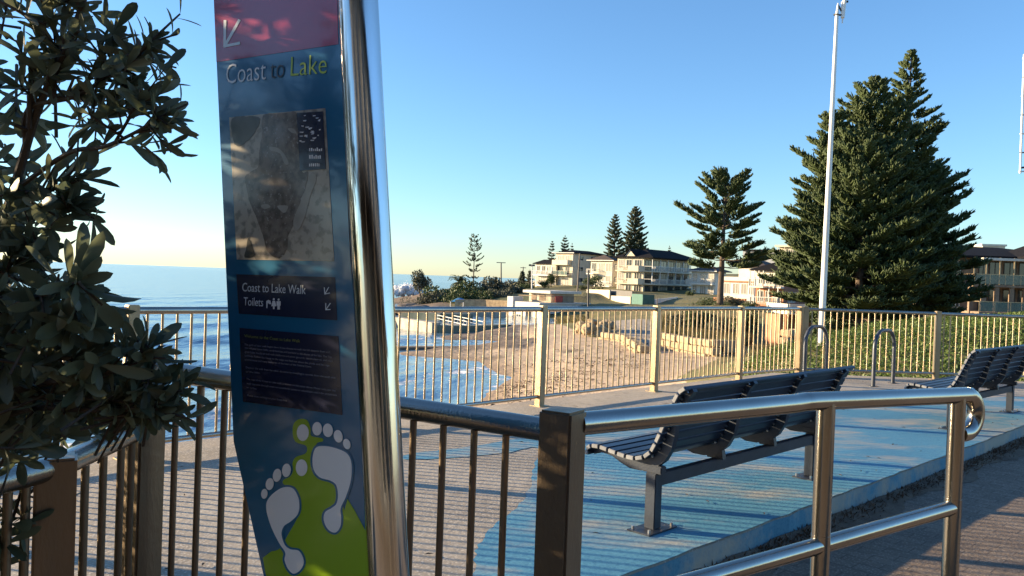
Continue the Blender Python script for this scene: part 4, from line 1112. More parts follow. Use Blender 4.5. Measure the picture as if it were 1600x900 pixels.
norfolk('thin bare sapling pine on the headland beside the palm', 742, 373, 165, lambda u: .6 + 1.35*math.sin(min(1, (1-u)*1.15)*2.4)**.8 if u < .93 else 1.0, .22, 9, 6, 'single pines along the shore', 7, 1, .14, 'pinef', up=.38, thick=.10, gaps=.1)
GF = 'dark pines standing behind the cream houses'
norfolk('left one of the two large dark pines behind the cream houses', 962, 337, 205, lambda u: 3.4*(1-u)**.58 + .2, .05, 20, 7, GF, 12, 4, .35, 'pinef', thick=.16)
norfolk('right and taller one of the two large dark pines behind the houses', 993, 325, 208, lambda u: 4.3*(1-u)**.52 + .2, .05, 21, 8, GF, 13, 4, .4, 'pinef', thick=.17)
norfolk('small pine rising left of the cream apartment roof', 863, 378, 225, lambda u: 2.2*(1-u)**.6 + .1, .05, 16, 6, GF, 9, 1, .3, 'pinef', thick=.15)
norfolk('neat cone-shaped pine above the cream apartment roof', 883, 369, 225, lambda u: 2.9*(1-u)**.7 + .1, .05, 17, 7, GF, 10, 1, .3, 'pinef', thick=.16)
norfolk('smallest pine tip right of the neat cone above the apartment roof', 894, 381, 228, lambda u: 1.8*(1-u)**.75 + .1, .05, 14, 6, GF, 8, 1, .3, 'pinef', thick=.14)
norfolk('dark cone-shaped conifer in front of the second power pole', 816, 424, 185, lambda u: 1.3*(1-u)**.7 + .1, .02, 14, 7, GF, 8, 1, .2, 'pinef', thick=.14)
norfolk('pale green conifer between the power pole and the lamp post', 828, 423, 190, lambda u: 1.1*(1-u)**.7 + .1, .02, 12, 7, GF, 8, 1, .2, 'pinef', thick=.14)
norfolk('tiny pine tip showing over the long dark roof', 1046, 385, 260, lambda u: 1.6*(1-u)**.8 + .1, .05, 14, 6, GF, 8, 1, .3, 'pinef', thick=.16)
# palm
pp_ = at(717, 441, 163); pb_ = Vector((pp_.x, 163, ht(pp_.x, 163)))
pl = thing('palm_tree', 'stout date palm with a spreading crown on the headland', 'tree', pb_)
mb = MB(); mb.tube([pb_, pb_.lerp(pp_, .5), pp_], [.45,.4,.5], 10); mb.build('trunk', M['bark'], pl, smooth=True)
Ps = []; Ds = []; Ls = []; Rs = []
for k in range(46):
    a = random.random()*6.28; e = random.uniform(-.25, 1.25); L = random.uniform(1.9, 2.5); prev = pp_
    for s in range(1, 9):
        t = s/8; ee = e - 1.3*t*t
        p = prev + Vector((math.cos(a)*math.cos(ee), math.sin(a)*math.cos(ee), math.sin(ee))) * L/8
        fw = p - prev; sd = fw.cross(Vector((0,0,1))).normalized()
        for sg_ in (-1, 1): Ps.append(p); Ds.append(fw.normalized()*.8 + sd*sg_*.7 - Vector((0,0,.25))); Ls.append(.5*(1.1-t*.6)); Rs.append(.05)
        Ps.append(prev); Ds.append(fw); Ls.append(L/7); Rs.append(.045)
        prev = p
V, T, rd = spindles(np.array([tuple(p) for p in Ps]), np.array([tuple(p) for p in Ds]), Ls, Rs); np_mesh('crown', V, T, M['shrubm'], pl, {'rnd': rd})

def shrub(label, px, py, wpx, hpx, Y, m_='shrubm', n=1500, stem=False, name='shrub', group='shrubs on the headland and slopes', cat_='shrub'):
    c = at(px, py, Y); rx = wpx / 2 / ppm(Y); rz = hpx / 2 / ppm(Y); gz_ = min(ht(c.x, Y), c.z - rz * .6)
    root = thing(name, label, cat_, (c.x, Y, gz_), group)
    # leafy lobes on a few stems
    nl_ = 9; lob = [(rng.normal(0,.42,3).clip(-.8,.8), random.uniform(.32,.55)) for _ in range(nl_)]
    P = []; Nn = []
    for (o, r) in lob:
        k = n // nl_; v = unit(rng.normal(size=(k, 3))); rad = r * (.6 + .45 * rng.random((k, 1))) 
        P.append((o + v * rad)); Nn.append(v)
    P = np.concatenate(P) * np.array([rx, rx, rz]) * 1.05 + np.array(c); Nn = np.concatenate(Nn)
    D = Nn * .6 + rng.normal(0, .7, P.shape); D[:, 2] += .25
    s = max(.12, min(rx, rz) * .25)
    V, T, rd = leafquads(P, D, Nn + rng.normal(0, .4, P.shape), rng.uniform(.8,1.4,len(P))*s, rng.uniform(.4,.75,len(P))*s)
    np_mesh('crown', V, T, M[m_], root, {'rnd': rd})
    mb = MB(); b0 = Vector((c.x, Y, gz_ - .2))
    for (o, r) in lob[:5]: mb.tube([b0, b0.lerp(Vector((c.x + o[0]*rx, Y + o[1]*rx, c.z + o[2]*rz)), .55), Vector((c.x + o[0]*rx, Y + o[1]*rx, c.z + o[2]*rz))], [max(.04, rx*.05), max(.03, rx*.035), .015], 5, False)
    mb.build('stems', M['bark'], root)
    return root
shrub('small open-crowned tree at the seaward tip of the headland', 657, 438, 28, 32, 160, 'shrubg', 1300, name='small_tree', cat_='tree')
SH = [(700,463,46,26,150,'shrubm','large bright green bush on the headland cliff below the small tree'),(676,470,34,22,148,'shrubg','dull brown-green bush at the rocky seaward foot of the headland'),
      (735,459,34,24,152,'shrubm','dark rounded bush below the palm and the sapling pine'),(716,469,40,20,146,'shrubm','low green bush above the blue shade sail'),
      (764,450,26,26,154,'shrubg','grey-green feathery bush right of the sapling pine'),(757,467,36,18,147,'shrubm','low mid-green bush behind the right end of the shade sail'),
      (783,463,34,18,149,'shrubg','low olive bush at the foot of the first power pole'),(801,456,26,24,152,'shrubg','brownish bush left of the club building roof'),
      (660,474,40,12,150,'shrubg','low scrub on the dark rocks at the cliff foot'),
      (822,450,20,12,170,'shrubm','dark bush below the cone-shaped conifers'),(850,443,18,12,185,'shrubm','dark bush in front of the low wing of the apartment'),(862,437,14,14,192,'shrubm','dark rounded bush beside the apartment wall'),
      (928,441,34,16,168,'shrubm','clipped bright green hedge in front of the second cream house'),(912,449,24,8,170,'shrubm','low hedge below the apartment side wall'),
      (1077,459,14,9,160,'shrubm','small green bush left of the bright white house'),(1106,474,42,14,112,'shrubm','spreading green bush on the lawn below the white house'),
      (1152,472,36,20,106,'shrubg','dark grey-green bush right of the solitary pine'),(1128,478,26,12,104,'shrubm','low bush around the foot of the solitary pine'),(1172,480,30,16,98,'shrubm','low bush below the terracotta house balcony'),
      (1062,505,34,26,72,'shrubg','tall olive bush behind the sandstone wall'),(1095,503,40,32,70,'shrubm','big dark bush behind the middle of the sandstone wall'),(1130,512,40,36,64,'shrubg','brown-green bush right of the big dark bush'),(1165,508,34,34,66,'shrubm','dark bush left of the stone terrace'),
      (890,508,22,20,92,'shrubm','green bush on the sand edge left of the rock pile'),(1292,520,40,40,52,'shrubm','dark undergrowth bush under the left of the pine clump'),(1235,520,28,22,60,'shrubg','small bush in front of the stone terrace'),
      (1490,520,70,34,62,'shrubg','scrubby bush in front of the brown house'),(1560,512,60,30,60,'shrubm','green bush below the glass balcony of the brown house'),(1440,520,50,30,60,'shrubm','shaded bush under the right of the pine clump')]
for k_, a in enumerate(SH):
    f_ = 1.3 if k_ < 9 else 1.0
    shrub(a[6], a[0], a[1], a[2]*f_, a[3]*f_, a[4], m_=a[5])

# ------------------------------------------------------------------ buildings
def hip(mb, x0, x1, y0, y1, z, h, ov, along='x'):
    x0 -= ov; x1 += ov; y0 -= ov; y1 += ov
    if along == 'x':
        k = min((y1-y0)/2, (x1-x0)/2*.98); r0, r1 = (x0+k, (y0+y1)/2), (x1-k, (y0+y1)/2)
    else:
        k = min((x1-x0)/2, (y1-y0)/2*.98); r0, r1 = ((x0+x1)/2, y0+k), ((x0+x1)/2, y1-k)
    v = [(x0,y0,z),(x1,y0,z),(x1,y1,z),(x0,y1,z),(x0,y0,z+.18),(x1,y0,z+.18),(x1,y1,z+.18),(x0,y1,z+.18),(*r0,z+.18+h),(*r1,z+.18+h)]
    f = [(0,3,2,1),(0,1,5,4),(1,2,6,5),(2,3,7,6),(3,0,4,7)]
    f += [(4,5,9,8),(5,6,9),(6,7,8,9),(7,4,8)] if along == 'x' else [(4,5,8),(5,6,9,8),(6,7,9),(7,4,8,9)]
    mb.add(v, f)
class House:
    """local frame: front face at y=0 looking -y, spanning x -wf..0; side face at x=0 looking +x, spanning y 0..ws"""
    def __init__(s, label, pxc, pyb, Y, pxl, pxr, pye, yaw=45, wall='cream', name='house', cat_='house', found=3.0):
        s.c = at(pxc, pyb, Y); th = R(yaw); cs, sn_ = math.cos(th), math.sin(th)
        sl_ = ray(pxl, pyb); sl_ = sl_.x / sl_.y; sr = ray(pxr, pyb); sr = sr.x / sr.y
        s.wf = (s.c.x - sl_ * s.c.y) / (cs + sl_ * sn_)
        dd = sn_ - sr * cs
        s.ws = min(30, (sr * s.c.y - s.c.x) / dd) if dd > .02 else 12
        s.H = at(pxc, pye, Y).z - s.c.z
        s.root = thing(name, label, cat_, s.c); s.root.rotation_euler.z = -th; ORG[s.root.name] = Vector()
        s.found = found
        mb = MB(); mb.box((-s.wf, 0, -found), (0, s.ws, s.H)); s.wall = mb.build('wall', M[wall], s.root)
    def q(s, face, u, z, n):
        return Vector((-s.wf + u, -n, z)) if face == 'f' else Vector((n, u, z))
    def bx(s, mb, face, u0, u1, z0, z1, n0, n1):
        a, b_ = s.q(face, u0, z0, n0), s.q(face, u1, z1, n1)
        mb.box((min(a.x,b_.x), min(a.y,b_.y), min(a.z,b_.z)), (max(a.x,b_.x), max(a.y,b_.y), max(a.z,b_.z)))
    def W(s, face): return s.wf if face == 'f' else s.ws
    def window(s, face, f0, f1, z0, z1, glass='glass', frame='white', mull=1, n0=0.0):
        w = s.W(face); u0, u1 = w*f0, w*f1; t = .07
        mb = MB(); s.bx(mb, face, u0, u1, z0, z0+t, n0-.02, n0+.06); s.bx(mb, face, u0, u1, z1-t, z1, n0-.02, n0+.06)
        s.bx(mb, face, u0, u0+t, z0+t, z1-t, n0-.02, n0+.06); s.bx(mb, face, u1-t, u1, z0+t, z1-t, n0-.02, n0+.06)
        for k in range(mull):
            uu = u0 + (u1-u0)*(k+1)/(mull+1); s.bx(mb, face, uu-t/2, uu+t/2, z0+t, z1-t, n0-.02, n0+.05)
        o = mb.build('window', M[frame], s.root)
        mb = MB(); s.bx(mb, face, u0+t, u1-t, z0+t, z1-t, n0-.01, n0+.025); mb.build('pane', M[glass], o)
    def balcony(s, face, f0, f1, z, d=1.5, rail='bars', slab='white', rm='white', h=1.0, posts=0, ph=0):
        w = s.W(face); u0, u1 = w*f0, w*f1
        mb = MB(); s.bx(mb, face, u0, u1, z-.22, z, 0.002, d); o = mb.build('balcony', M[slab], s.root)
        mb = MB()
        if rail == 'solid':
            s.bx(mb, face, u0, u1, z, z+h, d-.12, d)
            s.bx(mb, face, u0, u0+.1, z, z+h, .02, d-.12); s.bx(mb, face, u1-.1, u1, z, z+h, .02, d-.12)
        else:
            s.bx(mb, face, u0, u1, z+h-.07, z+h, d-.07, d)
            k = u0
            stp = .28 if rail == 'bars' else 1.4
            while k < u1: s.bx(mb, face, k, k+.06, z, z+h-.07, d-.06, d-.01); k += stp
            s.bx(mb, face, u0, u0+.06, z+h-.07, z+h, .02, d-.07); s.bx(mb, face, u1-.06, u1, z+h-.07, z+h, .02, d-.07)
        mb.build('railing', M[rm], o)
        if rail == 'glass':
            mb = MB(); s.bx(mb, face, u0+.07, u1-.07, z+.05, z+h-.08, d-.035, d-.02); mb.build('glass_panel', M['bglass'], o)
        for k in range(posts):
            uu = u0 + .1 + (u1-u0-.2)*k/(posts-1)
            mb = MB(); s.bx(mb, face, uu-.06, uu+.06, z - .22 - (ph if ph < 0 else 0)*0, z + abs(ph), d-.20, d-.08); mb.build('post', M[rm], s.root)
    def hip(s, h, ov=.6, m_='roofd', along='x', x=None, y=None, z=None):
        mb = MB(); x = x or (-s.wf, 0); y = y or (0, s.ws); hip(mb, x[0], x[1], y[0], y[1], (s.H if z is None else z) + .002, h, ov, along); return mb.build('roof', M[m_], s.root)
    def gutter(s, z=None, ov=.7):
        z = s.H if z is None else z
        mb = MB(); mb.box((-s.wf-ov, -ov-.14, z+.05), (ov, -ov-.004, z+.20)); g = mb.build('gutter', M['white'], s.root)
        mb = MB(); mb.box((-.28, -.12, 0), (-.18, -.02, z)); mb.build('downpipe', M['whitew'], s.root)
    def box(s, name, a, b_, m_):
        mb = MB(); mb.box(a, b_); return mb.build(name, M[m_], s.root)
# three-storey cream apartment
h = House('three-storey cream apartment block with balconies and low dark roof, leftmost of the houses', 895, 447, 200, 867, 944, 396, 45, 'cream', 'apartment_building', 'building')
st = h.H / 3
h.hip(.8, .7, 'roofd', 'y'); h.gutter(ov=.7)
for k in range(3):
    z = k * st
    h.window('f', .12, .42, z + (.1 if k == 0 else .35), z + st*.82, 'glass' if k == 1 else 'curtain', mull=2)
    h.window('f', .55, .78, z + .1, z + st*.82, 'curtain' if k != 1 else 'glass', mull=1)
    for (a, b_) in ((.12,.30),(.52,.70)):
        h.window('s', a, b_, z + st*.38, z + st*.80, 'glass', mull=1)
    if k: h.balcony('f', .0, .86, z, 1.4, 'glass' if k == 1 else 'solid', 'creamb', 'creamb')
# lower wing left of it
h = House('low two-storey wing with dark sloping roof and glazed veranda, left of the cream apartment', 868, 447, 203, 836, 880, 413, 45, 'creamb', 'house')
st = h.H / 2; h.hip(1.0, .6, 'roofd', 'x')
for k in range(2):
    for (a, b_) in ((.05,.22),(.28,.48),(.55,.72),(.78,.95)): h.window('f', a, b_, k*st+.2, k*st+st*.85, 'glass' if (k + int(a*10)) % 2 else 'curtain')
h.balcony('f', 0, 1, st, 1.6, 'bars', 'white', 'white', posts=5, ph=st*.9); h.balcony('f', 0, .9, .1, 1.6, 'bars', 'white')
# second cream house
h = House('pale two-storey house with brown hipped roof between the apartment and the large gabled house', 957, 448, 186, 922, 964, 408, 45, 'creamb', 'house')
st = h.H / 2; h.hip(1.3, .7, 'roofb', 'y'); h.gutter(ov=.7)
for k in range(2):
    h.window('f', .05, .25, k*st+.4, k*st+st*.85, 'glass'); h.window('f', .36, .60, k*st+.4, k*st+st*.85, 'curtain', mull=2); h.window('f', .68, .92, k*st+.5, k*st+st*.85, 'curtain'); h.window('s', .2, .7, k*st+st*.35, k*st+st*.8, 'glass')
h.balcony('f', 0, .32, st, 1.6, 'bars', 'white', 'white'); h.balcony('f', .32, 1, st*.05, 1.2, 'bars', 'white')
# large gabled house
h = House('large three-storey cream house with dark roof, gable and long shaded balconies', 1004, 463, 172, 963, 1076, 403, 42, 'creamb', 'house')
st = h.H / 3; h.hip(1.9, .8, 'roofd', 'y', x=(-h.wf, 1.9))
gm = MB(); g0, g1 = -h.wf*.72, -h.wf*.28; zz = h.H + .2
gm.add([(g0,-.3,zz),(g1,-.3,zz),((g0+g1)/2,-.3,zz+1.5),(g0,3.5,zz),(g1,3.5,zz),((g0+g1)/2,3.5,zz+1.5)], [(0,1,2),(3,5,4),(0,3,4,1),(0,2,5,3),(1,4,5,2)]); gm.build('gable', M['creamb'], h.root)
gm = MB()
for a, b_ in ((g0-.3, (g0+g1)/2), (g1+.3, (g0+g1)/2)):
    gm.add([(a,-.6,zz-.15),(b_,-.6,zz+1.62),(b_,3.8,zz+1.62),(a,3.8,zz-.15),(a,-.6,zz-.02),(b_,-.6,zz+1.75),(b_,3.8,zz+1.75),(a,3.8,zz-.02)], [(0,1,2,3),(4,7,6,5),(0,4,5,1),(1,5,6,2),(2,6,7,3),(3,7,4,0)])
gm.build('gable_roof', M['roofd'], h.root)
for k in range(3):
    z = k*st
    h.window('f', .04, .26, z+.4, z+st*.86, 'curtain', mull=2); h.window('f', .34, .56, z+.3, z+st*.86, 'glass'); h.window('f', .66, .94, z+.15, z+st*.86, 'glass', mull=2)
    for j in range(6): h.window('s', .03+j*.16, .15+j*.16, z+.12, z+st*.84, 'glass' if j != 2 else 'curtain', frame='dark', mull=1)
    if k:
        h.balcony('s', .0, 1.0, z, 2.2, 'bars', 'creamb', 'white', posts=7, ph=st*.92); h.balcony('f', .60, 1.0, z, 2.0, 'solid', 'creamb', 'creamb'); h.balcony('f', .02, .56, z, .9, 'bars', 'creamb', 'creamb')
# bright white house
h = House('bright white two-storey house with brown roof left of the solitary pine trunk', 1117, 463, 168, 1079, 1133, 425, 48, 'whitew', 'house')
st = h.H / 2; h.hip(1.0, .9, 'roofb', 'x'); h.gutter(ov=.9)
for k in range(2):
    h.window('f', .07, .26, k*st+.35, k*st+st*.84, 'curtain'); h.window('f', .38, .62, k*st+.12, k*st+st*.84, 'curtain', mull=2); h.window('f', .70, .94, k*st+.35, k*st+st*.84, 'curtain'); h.window('s', .3, .7, k*st+st*.45, k*st+st*.75, 'glass')
h.balcony('f', .05, 1, st, 1.2, 'bars', 'whitew', 'white'); h.box('side_balcony', (-h.wf-1.8, .5, st-.2), (-h.wf-.002, 3, st+.9), 'whitew')
# terracotta and white house
h = House('terracotta and white house with flat white parapet right of the solitary pine', 1178, 462, 128, 1128, 1186, 434, 45, 'whitew', 'house')
st = h.H
for (a, b_) in ((.06,.24),(.34,.52),(.60,.78),(.84,.97)): h.window('f', a, b_, .15, st*.66, 'curtain', 'white')
h.box('cornice', (-h.wf-.1, -.25, st*.72), (.1, -.003, st*.80), 'terra')
h.box('parapet', (-h.wf-.15, -.3, st*.80), (.15, .0-.004, st*1.02), 'whitew')
h.box('upper_storey', (-h.wf*.85, 3.5, h.H), (-.2, h.ws+6, h.H+1.7), 'whitew')
mb = MB(); hip(mb, -h.wf*.85, -.2, 3.5, h.ws+6, h.H+1.702, 1.3, .6, 'y'); mb.build('upper_roof', M['roofb'], h.root)
h.box('planter_wall', (-h.wf, -2.6, -1.4), (0, -2.2, -.5), 'terra')
# brick house
h = House('brick house with white corner balcony room, half hidden by the big pine clump', 1224, 478, 110, 1180, 1280, 424, 45, 'brick', 'house', found=5)
h.hip(1.2, .7, 'roofd', 'y'); st = h.H / 2.2
fr = MB(); h.bx(fr, 'f', 0.01, h.wf-.01, -3, h.H*.56, .003, .08); fr.build('terracotta_front', M['terra'], h.root)
fr = MB(); h.bx(fr, 'f', 0.01, h.wf-.01, h.H*.56, h.H, .003, .06); fr.build('white_front', M['whitew'], h.root)
for (a, b_, g) in ((.08,.30,'glass'),(.36,.52,'glass'),(.64,.92,'curtain')):
    h.window('f', a, b_, h.H*.62, h.H*.92, g, n0=.09); h.window('f', a, b_, h.H*.08, h.H*.42, g, n0=.09); h.window('f', a, b_, -1.9, -.5, g, n0=.09)
h.balcony('f', 0, .52, h.H*.55, 2.0, 'bars', 'whitew', 'white', posts=4, ph=h.H*.45); h.balcony('f', .52, 1, h.H*.55, 1.0, 'bars', 'whitew', 'white'); h.balcony('f', 0, 1, .1, 1.6, 'bars', 'terra', 'white', posts=4, ph=h.H*.5)
h.window('s', .06, .24, h.H*.6, h.H*.9, 'curtain'); h.window('s', .4, .6, h.H*.6, h.H*.9, 'glass'); h.window('s', .1, .3, h.H*.1, h.H*.4, 'curtain')
# grey roofed hall and cream flat behind
h = House('large grey metal-clad building behind the solitary pine', 1219, 412, 235, 1160, 1226, 392, 40, 'roofg', 'building', 'building', found=10)
h.box('roof', (-h.wf-.6, -.8, h.H+.002), (.6, h.ws+.6, h.H+.35), 'roofd'); h.window('f', .45, .55, h.H*.55, h.H*.8, 'glass')
h.box('lower_roof', (-h.wf-2, -3.5, -.6), (1.5, -.01, -.2), 'roofd')
h = House('cream flat-roofed apartment top showing left of the pine clump', 1262, 412, 215, 1217, 1285, 386, 42, 'cream', 'apartment_building', 'building', found=10)
h.box('roof', (-h.wf-.8, -1.2, h.H+.002), (.8, h.ws+.6, h.H+.5), 'creamb'); h.box('penthouse', (-h.wf*.7, 2, h.H+.5), (-1, h.ws, h.H+2.6), 'cream')
for (a, b_) in ((.06,.24),(.32,.5),(.6,.9)): h.window('f', a, b_, .2, h.H*.85, 'glass' if a > .5 else 'curtain')
h.balcony('f', 0, 1, .0, 1.4, 'solid', 'cream', 'cream', posts=5, ph=h.H)
# brown house at the right
h = House('brown two-storey house with black hipped roof and green glass balconies at the right edge', 1700, 492, 80, 1466, 1720, 409, 4, 'brownb', 'house')
st = h.H / 2
h.hip(1.25, 1.6, 'roofd', 'x'); wf = h.wf
mb = MB(); hip(mb, -wf*.46, 0, -3.2, 3, h.H + .004, 2.3, 1.2, 'y'); mb.build('front_roof', M['roofd'], h.root)
def U(px): 
    s_ = ray(px, 470); s_ = s_.x/s_.y; return ((s_*80 - (h.c.x - wf)) / wf)
for (a, b_, z0, z1, g) in [(1468,1476,.3,.9,'glass'),(1480,1490,.15,.92,'curtain'),(1494,1506,.1,.9,'glass')]:
    for k in range(2): h.window('f', U(a), U(b_), k*st + z0*st, k*st + z1*st, g, 'white')
for (a, b_) in ((1533,1547),(1549,1567),(1571,1590),(1594,1612)):
    h.window('f', U(a), U(b_), st + .05, st + st*.88, 'glass', 'dark', n0=.0); h.window('f', U(a), U(b_), .05, st*.84, 'glass', 'dark', n0=.0)
for px in (1508,1526,1546,1567,1588,1612,1640,1670): 
    u_ = wf*U(px)
    h.box('post', (-wf+u_-.05, -2.52, st), (-wf+u_+.05, -2.42, h.H), 'post')
for px in (1505,1524,1543,1565,1585,1612,1640): 
    u_ = wf*U(px); h.box('column', (-wf+u_-.18, -2.5, -1), (-wf+u_+.18, -2.15, st-.24), 'brownb')
h.balcony('f', U(1508), U(1690), st, 2.6, 'glass', 'brownb', 'post', h=1.0)
h.balcony('f', U(1504), U(1690), .0, 4.2, 'glass', 'brownb', 'post', h=1.0)
h.box('eave_beam', (-wf+wf*U(1518), -2.9, h.H-.28), (0, -2.4, h.H-.05), 'white')
h = House('white rooftop block behind the black roof at the right edge', 1570, 400, 130, 1535, 1620, 385, 10, 'whitew', 'building', 'building', found=8)
h.box('parapet', (-h.wf-.2, -.2, h.H+.002), (.2, h.ws, h.H+.3), 'whitew'); h.window('f', .2, .7, .2, h.H*.7, 'glass')
# club building above the beach
h = House('white beach club building with roof deck, brown railing and red banner', 841, 510, 120, 800, 921, 473, 45, 'whitew', 'club_building', 'building', found=4)
h.balcony('s', 0, 1, h.H, .12, 'bars', 'whitew', 'brownb', h=1.0)
h.box('rear_block', (-h.wf*.95, 3.2, h.H), (-.6, h.ws*.72, h.H+1.35), 'cream')
h.box('roof', (-h.wf*1.02, 2.2, h.H+1.352), (.1, h.ws*.8, h.H+1.75), 'whitew')
h.box('tower', (-h.wf-1.0, -.2, -3), (-h.wf+.2, 2.0, h.H+.7), 'whitew')
h.box('red_banner', (.16, h.ws*.28, h.H+.12), (.20, h.ws*.42, h.H+1.05), 'redp')
h.box('front_railing', (-h.wf*.8, .05, h.H+.9), (0, .12, h.H+1.0), 'brownb')
h.window('f', .15, .35, .2, 1.6, 'glass', 'white'); h.window('f', .5, .75, 1.2, 2.4, 'glass', 'white'); h.window('s', .2, .35, .6, 1.9, 'glass'); h.window('s', .6, .8, .6, 1.9, 'glass')
for k, (a, b_) in enumerate(((.1,.28),(.4,.62))):
    mb = MB(); mb.box((-h.wf*.95+ h.wf*a, 3.12, h.H+.25), (-h.wf*.95 + h.wf*b_, 3.19, h.H+1.1)); mb.build('window', M['brownb'], h.root)

# unseen building added behind the viewpoint to shade the near fence and the sign
pbld = thing('added_building', 'grey boarded building with a verandah, added behind the camera for shade and mirrored in the sign pole', 'building', (4, -6, 0))
mb = MB(); mb.box((-7,-15,-.3), (17,-6,6.2)); mb.build('wall', M['greyf'], pbld)
mb = MB(); hip(mb, -7, 17, -15, -6, 6.202, 2.6, 1.0, 'x'); mb.build('roof', M['roofd'], pbld)
mb = MB(); mb.box((-7.6,-5.998,2.9), (17.6,-3.2,3.08)); mb.build('verandah_roof', M['roofd'], pbld)
for k in range(9):
    mb = MB(); mb.bev((-7.4+k*3.1,-3.36,0), (-7.28+k*3.1,-3.24,2.898), .01); mb.build('verandah_post', M['timber'], pbld)
for k in range(7):
    for z0 in (.3, 3.6):
        mb = MB(); x = -5.6+k*3.2; mb.box((x,-5.998,z0), (x+1.8,-5.95,z0+1.9)); w_ = mb.build('window', M['white'], pbld)
        mb = MB(); mb.box((x+.08,-5.949,z0+.08), (x+1.72,-5.94,z0+1.82)); mb.build('pane', M['glass'], w_)

# walls and fences on the lawn
def flat_wall(name, label, pts, th, m_, cat_='wall', cap=None):
    mb = MB()
    for (a, ta), (b_, tb) in zip(pts[:-1], pts[1:]):
        d = Vector((b_.x-a.x, b_.y-a.y, 0)); n = Vector((-d.y, d.x, 0)).normalized()*th/2
        v = []
        for p, tz in ((a, ta), (b_, tb)):
            for sg_ in (-1, 1):
                for zz in (p.z - 1.5, tz): v.append(Vector((p.x, p.y, zz)) + n*sg_)
        mb.add(v, [(0,1,3,2),(4,6,7,5),(0,4,5,1),(2,3,7,6),(1,5,7,3),(0,2,6,4)])
    return tag(mb.build(name, M[m_]), label, cat_)
def pt2(px, pt_, pb2, Y): return (at(px, pb2, Y), at(px, pt_, Y).z)
flat_wall('boundary_wall', 'sunlit cream garden wall stepping down the lawn below the second house', [pt2(917,452,457,150), pt2(953,453,470,138)], .25, 'cream')
flat_wall('boundary_wall', 'low cream wall in front of the grey timber fence', [pt2(955.5,462,474,137), pt2(986,463.5,476,127.5)], .25, 'cream')
flat_wall('timber_fence', 'dark grey timber fence above the low cream wall', [pt2(954,452.5,464,140.5), pt2(988,455,465,131)], .12, 'greyf', 'fence')
flat_wall('mesh_fence', 'green shade-cloth fence on the lawn in front of the shaded balconies', [pt2(987,459,476,127), pt2(1004,460,477,123), pt2(1022,461,475,124)], .06, 'greenf', 'fence')
flat_wall('boundary_wall', 'low bright white wall stepping up the lawn to the white house', [pt2(1022,467.5,474.5,126), pt2(1040,466,471,135), pt2(1058,464,467,146)], .25, 'whitew')
flat_wall('terrace_wall', 'bright white garden wall at the foot of the brick house', [pt2(1199,472.5,480,98), pt2(1232,475,482,94), pt2(1270,476,484,98)], .3, 'whitew')
flat_wall('terrace_wall', 'golden stone terrace wall seen through the bars at the fence corner', [pt2(1200,490,540,62), pt2(1222,491,545,58), pt2(1262,492,545,60)], .5, 'terra')
block_wall('sandstone_wall', 'stepped rough stone edging right of the terracotta terrace behind the fence corner', [gp3(1225,548,46), gp3(1262,540,48)], 4, .8, .4)

# poles
def power_pole(name, label, px, pt_, pb2, Y, r, m_='timber', arms=((0.,1.),), cat_='power pole', pxt=None, lamps=False, armw=1.2):
    a = at(px, pb2, Y); a.z = min(a.z, ht(a.x, Y)); b_ = at(pxt or px, pt_, Y)
    root = thing(name, label, cat_, a)
    mb = MB(); mb.tube([a, b_], [r, r*.75], 10); mb.build('pole', M[m_], root, smooth=True)
    for dz, w in arms:
        mb = MB(); mb.bev((b_.x - armw*w/2, Y - r - .1, b_.z - .12 - dz), (b_.x + armw*w/2, Y - r + .02, b_.z + .02 - dz), .01); arm = mb.build('crossarm', M[m_], root)
        if lamps:
            for sg_ in (-1, 1):
                mb = MB(); mb.bev((b_.x + sg_*armw*w/2 - .3, Y-.5, b_.z-.1), (b_.x + sg_*armw*w/2 + .3, Y+.3, b_.z+.25), .05); mb.build('lamp_head', M['dark'], arm)
    return root
power_pole('power_pole', 'timber power pole with one crossarm on the headland against the sea', 783, 410, 456, 158, .16, arms=((.0,1.45),))
power_pole('power_pole', 'farther power pole with crossarm behind the dark cone-shaped conifer', 817.5, 417, 450, 192, .15, arms=((.15,1.1),))
power_pole('lamp_post', 'pale lamp post with two dark floodlights left of the apartment', 831, 415, 454, 168, .15, 'white_pole', ((.0,.55),), 'lamp post', lamps=True)
power_pole('power_pole', 'tall plain timber pole standing in front of the apartment side wall', 902, 396, 460, 150, .18, arms=(), pxt=906)
power_pole('lamp_post', 'dark slim post at the right end of the club roof deck', 919.5, 422, 480, 112, .14, 'dark', (), 'post')
power_pole('marker_post', 'short thin grey post on the lawn in front of the green fence', 1027, 463, 479, 118, .06, 'timber', (), 'post')
# big white pole with antennas
a = at(1280.5, 575, 22); b_ = at(1307.8, 22, 22); dz = (b_ - a).normalized(); g_ = a + dz * ((ht(a.x, 22) - a.z) / dz.z)
lp = thing('light_pole', 'tall pale tapering pole with small antennas on top, in front of the pine clump', 'pole', g_)
mb = MB(); mb.tube([g_, a.lerp(b_, .4), b_], [.090,.074,.046], 24); mb.build('pole', M['white_pole'], lp, smooth=True)
def L3(px, py): return at(px, py, 22)
mb = MB(); mb.tube([L3(1308,22), L3(1309.5,5)], [.045,.018], 12); mb.build('tapered_cap', M['white_pole'], lp, smooth=True)
mb = MB(); mb.tube([L3(1306.8,23.8), L3(1307,22.6)], .075, 16); mb.tube([L3(1307,23), L3(1314,23.5)], .025, 8); mb.tube([L3(1309.5,8), L3(1315,18)], .025, 8); mb.build('bracket', M['dark'], lp, smooth=True)
for (x0, y0, x1, y1, r) in ((1316.5,28,1321.5,-14,.050),(1315,22,1316,3,.026)):
    mb = MB(); mb.tube([L3(x0,y0), L3(x1,y1)], r, 14); mb.build('antenna', M['white_pole'], lp, smooth=True)
